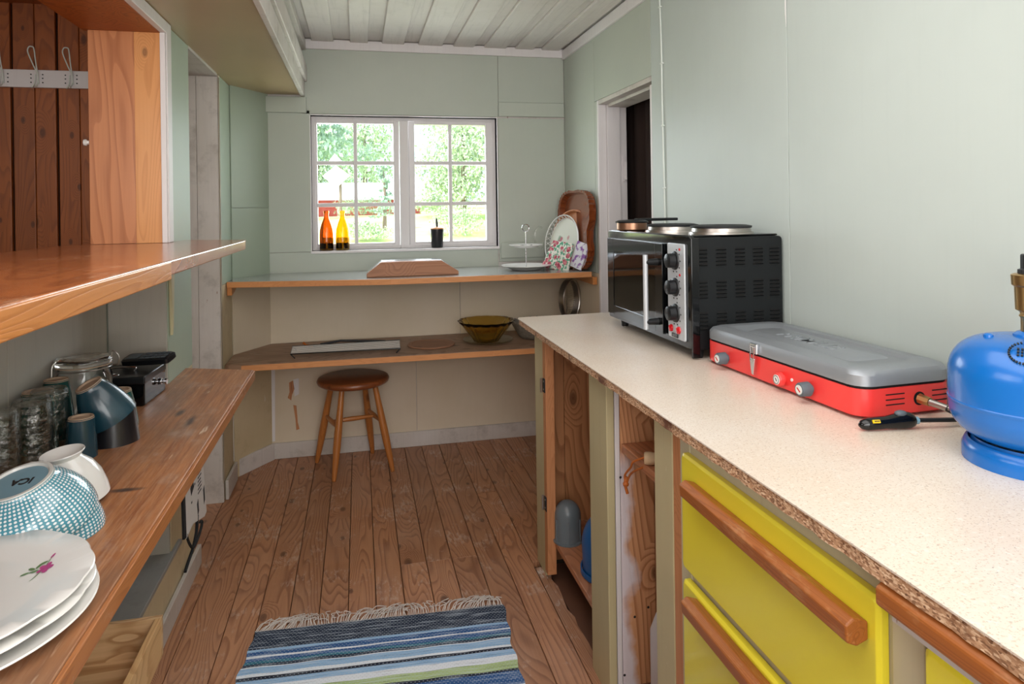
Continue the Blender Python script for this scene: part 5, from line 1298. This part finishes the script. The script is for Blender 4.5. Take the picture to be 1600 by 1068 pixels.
# ================================================================ SIDE ROOM THINGS
t = thing('coat_rack', 'white board with wire coat hooks on the dark planked wall', 'coat rack', (-1.6, 3.235, 1.88))
obj('rack_board', one(box, -2.3, -.95, 3.232, 3.2495, 1.845, 1.920), 'white', t, bev=.002)
def hook(x):
    b = nb(); y = 3.232
    tube(b, bez([(x+.006, y-.003, 1.86), (x+.004, y-.004, 1.90), (x-.006, y-.022, 1.94), (x-.016, y-.040, 1.985), (x-.010, y-.046, 2.005), (x, y-.046, 2.008), (x+.008, y-.044, 2.0), (x+.008, y-.030, 1.95), (x+.006, y-.012, 1.91), (x+.008, y-.003, 1.86)], 6), .0026, 7)
    tube(b, bez([(x-.004, y-.004, 1.90), (x-.006, y-.005, 1.865), (x-.008, y-.020, 1.842), (x-.004, y-.036, 1.840), (x+.004, y-.038, 1.850), (x+.006, y-.024, 1.846), (x+.006, y-.006, 1.868), (x+.004, y-.004, 1.895)], 6), .0026, 7)
    h = obj('hook', b, 'cable', t, smooth=True)
    for dx in (-.022, .022):
        for z in (1.866, 1.884, 1.90): obj('screw', one(cyl, (x+dx, y, z), (x+dx, y-.002, z), .0028, seg=8), 'iron', h)
for x in (-1.85, -1.718, -1.586, -1.454, -1.324, -1.194, -1.06): hook(x)
t = thing('wall_knob', 'small white knob on the back edge of the wooden jamb', 'knob', (-.842, 2.376, 1.53))
b = nb(); T = Matrix.Translation((-.8285, 2.378, 1.53)) @ Euler((0, -PI/2, 0)).to_matrix().to_4x4(); lathe(b, [(0, 0), (.007, 0), (.006, .006), (.011, .010), (.010, .016), (0, .018)], 14, T); obj('knob', b, 'china', t, smooth=True)

# ================================================================ OUTSIDE
def m_foliage(name, a, c):
    t = NT(name); n = t.noise(t.coord(rnd=False), 1.3, 4, .7)
    oi = t.noise(t.coord((14, 14, 14), rnd=False), 1, 2)
    col = t.mix(t.step(n, .35, .65), lin(a), lin(c)); col = t.mix(t.math('MULTIPLY', oi, .3), col, lin('#d8e6b8'))
    t.set(Base_Color=col, Roughness=.7); t.b.inputs['Subsurface Weight'].default_value = 0; return t.m
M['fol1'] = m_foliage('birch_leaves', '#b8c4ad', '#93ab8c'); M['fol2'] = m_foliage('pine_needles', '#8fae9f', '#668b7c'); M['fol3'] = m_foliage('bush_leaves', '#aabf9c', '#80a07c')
M['bark'] = plain('tree_bark', '#7a6a5c', .9, 0, .2, 9)
def m_ground():
    t = NT('meadow_grass'); v = t.coord((.25, .25, .25), rnd=False); n = t.noise(v, 1, 5, .7); n2 = t.noise(v, 30, 3)
    c = t.mix(t.step(n, .4, .62), lin('#a9c46a'), lin('#d9dc9c')); c = t.mix(t.math('MULTIPLY', n2, .4), c, lin('#7fa04c'))
    return t.set(Base_Color=c, Roughness=.9)
M['meadow'] = m_ground()
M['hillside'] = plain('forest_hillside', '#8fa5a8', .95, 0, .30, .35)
M['barnred'] = plain('red_barn_paint', '#b03a34', .7, 0, .1, 2); M['roofmetal'] = plain('pale_sheet_roof', '#d8dce0', .5, 0, .05, 2)
def gz(x, y):
    k = min(max((y-8)/28, 0), 1); return -.7 + 1.75*k*k*(3-2*k) + .10*math.sin(x*.25)*math.cos(y*.17) + max(0, y-45)*.02
b = nb(); n = 40; G = []
for j in range(n+1):
    row = []
    for i in range(n+1):
        x = -60+120*i/n; y = 4.2+110*(j/n)**1.5; row.append(b.verts.new((x, y, gz(x, y))))
    G.append(row)
for j in range(n):
    for i in range(n): b.faces.new((G[j][i], G[j][i+1], G[j+1][i+1], G[j+1][i]))
tag(obj('meadow', b, 'meadow', smooth=True), 'sunlit grass meadow outside the window', 'meadow')['kind'] = 'structure'
b = nb(); G = []; random.seed(2)
for j in range(9):
    row = []
    for i in range(41):
        x = -160+8*i; h = [0, 8, 18, 30, 42, 52, 58, 60, 55][j]*(.8+.35*math.sin(i*.21+1)+.08*math.sin(i*1.3)); row.append(b.verts.new((x, 112+j*12, -1+h+random.uniform(-1, 1))))
    G.append(row)
for j in range(8):
    for i in range(40): b.faces.new((G[j][i], G[j][i+1], G[j+1][i+1], G[j+1][i]))
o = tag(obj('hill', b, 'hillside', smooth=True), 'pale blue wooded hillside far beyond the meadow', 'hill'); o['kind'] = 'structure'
def tree(name, label, cat, x, y, h, r, mat, n=1400, ls=.16, kind='round', group='trees beyond the meadow', base=-.12):
    z = gz(x, y); t = thing(name, label, cat, (x, y, z), world=False, group=group)
    rnd = random.Random(int(x*10)+int(y)); 
    if kind != 'bush': obj('trunk', one(tube, [(0, 0, -.2), (.05, 0, h*.5), (0, .05, h*.92)], [h*.022+.03, h*.015+.02, .02], 8), 'bark', t, smooth=True)
    b = nb(); blobs = []
    if kind == 'pine':
        for k in range(24):
            s = k/23; a = rnd.uniform(0, 6.28); rr = r*(1-s*.75)*rnd.uniform(.5, 1); blobs.append((rr*.75*math.cos(a), rr*.75*math.sin(a), h*(.22+.76*s), rr*.6, .07*r))
    else:
        for k in range(11):
            a = rnd.uniform(0, 6.28); s = rnd.random(); rr = r*.55*math.sqrt(rnd.random()); blobs.append((rr*math.cos(a), rr*math.sin(a), h*(base+.25+(.68-base)*s*.9), r*rnd.uniform(.4, .62), h*rnd.uniform(.13, .2)))
    for k in range(n):
        cx, cy, cz, br, bz = rnd.choice(blobs); th = rnd.uniform(0, 6.28); ph = math.acos(rnd.uniform(-1, 1)); q = rnd.uniform(.7, 1.05)
        p = Vector((cx+br*q*math.sin(ph)*math.cos(th), cy+br*q*math.sin(ph)*math.sin(th), max(.03, cz+bz*q*math.cos(ph))))
        R3 = Euler((rnd.uniform(0, 6), rnd.uniform(0, 6), rnd.uniform(0, 6))).to_matrix(); s = ls*rnd.uniform(.6, 1.3)
        vs = [b.verts.new(p + R3 @ Vector(c)*s) for c in ((-1, 0, 0), (0, -.55, 0), (1, 0, 0), (0, .55, 0))]; b.faces.new(vs)
    f = obj('foliage', b, mat, t); f['kind'] = 'stuff'
    return t
tree('pine_tree', 'large pine with spreading boughs seen through the upper left panes', 'tree', -2.6, 33, 9.5, 4.2, 'fol2', 5200, .13, 'pine')
tree('birch_tree', 'round bright green tree just right of the window post', 'tree', 4.6, 30, 5.2, 2.2, 'fol1', 5600, .09)
tree('birch_tree', 'tall broad green tree filling the panes at the far right', 'tree', 8.2, 31, 8.0, 3.0, 'fol1', 7500, .10)
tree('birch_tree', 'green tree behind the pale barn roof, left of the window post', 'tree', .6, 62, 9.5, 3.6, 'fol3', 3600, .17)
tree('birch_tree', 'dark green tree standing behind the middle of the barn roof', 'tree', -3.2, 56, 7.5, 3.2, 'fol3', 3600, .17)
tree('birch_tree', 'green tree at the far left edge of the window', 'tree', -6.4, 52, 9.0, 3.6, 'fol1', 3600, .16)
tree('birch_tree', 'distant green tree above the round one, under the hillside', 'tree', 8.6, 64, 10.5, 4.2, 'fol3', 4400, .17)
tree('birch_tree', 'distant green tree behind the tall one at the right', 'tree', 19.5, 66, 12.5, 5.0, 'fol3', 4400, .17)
tree('small_spruce', 'small dark spruce standing in front of the pale barn roof', 'tree', .95, 26, 2.5, .55, 'fol2', 1500, .05, 'pine')
for i, (x, y, h, r, lb) in enumerate(((.6, 23, .8, 1.2, 'low bush at the meadow edge below the spruce'), (3.6, 24, 1.2, 1.3, 'leafy bush right of the window post in the lowest panes'), (6.6, 23.5, 1.35, 1.4, 'leafy bush in the lowest pane at the far right'), (-2.4, 26, .7, 1.0, 'low bush behind the brown bottles'), (9.5, 27, 1.8, 1.8, 'bush beneath the tall tree at the right'), (3.0, 32, 1.5, 1.4, 'bush beneath the round green tree'), (-4.6, 36, 1.4, 2.0, 'long bush hiding the left foot of the barn'), (.2, 36, 1.2, 2.0, 'long bush hiding the right foot of the barn'))):
    tree('bush', lb, 'bush', x, y, h, r, 'fol3', 1800, .05, 'bush', 'bushes along the meadow', base=-.1)
# barn
t = thing('barn', 'long low red barn with pale roof beyond the meadow', 'barn', (-1.6, 40, gz(-1.6, 40)))
obj('wall', one(box, -6.5, 3.6, 40, 45, -.5, 2.05), 'barnred', t)
b = nb(); prism(b, [(39.4, 1.95), (42.5, 3.05), (45.6, 1.95), (42.5, 2.85)], -6.9, 4.0, 'X'); obj('roof', b, 'roofmetal', t)
for x in (-4.6, -1.2, 1.9): obj('barn_window', one(box, x, x+.7, 39.97, 40.02, 1.2, 1.7), 'roofmetal', t)
# white boards on a post, modelling a flash reflection in the panes
t = thing('reflection_diamond', 'white diamond-shaped board on a post, standing for a flash reflection in the window', 'reflection_board', (-.76, 25, gz(-.76, 25)))
obj('post', one(cyl, (-.62, 25, gz(-.6, 25)), (-.62, 25, 2.9), .05, seg=8), 'bark', t)
obj('diamond_board', one(prism, [(-1.24, 2.57), (-.77, 2.95), (-.28, 2.60), (-.75, 2.15)], 24.88, 24.94, 'Y'), 'china', t)
obj('upper_board', one(prism, [(-1.05, 3.05), (-.80, 3.38), (-.50, 3.05)], 24.88, 24.94, 'Y'), 'china', t)
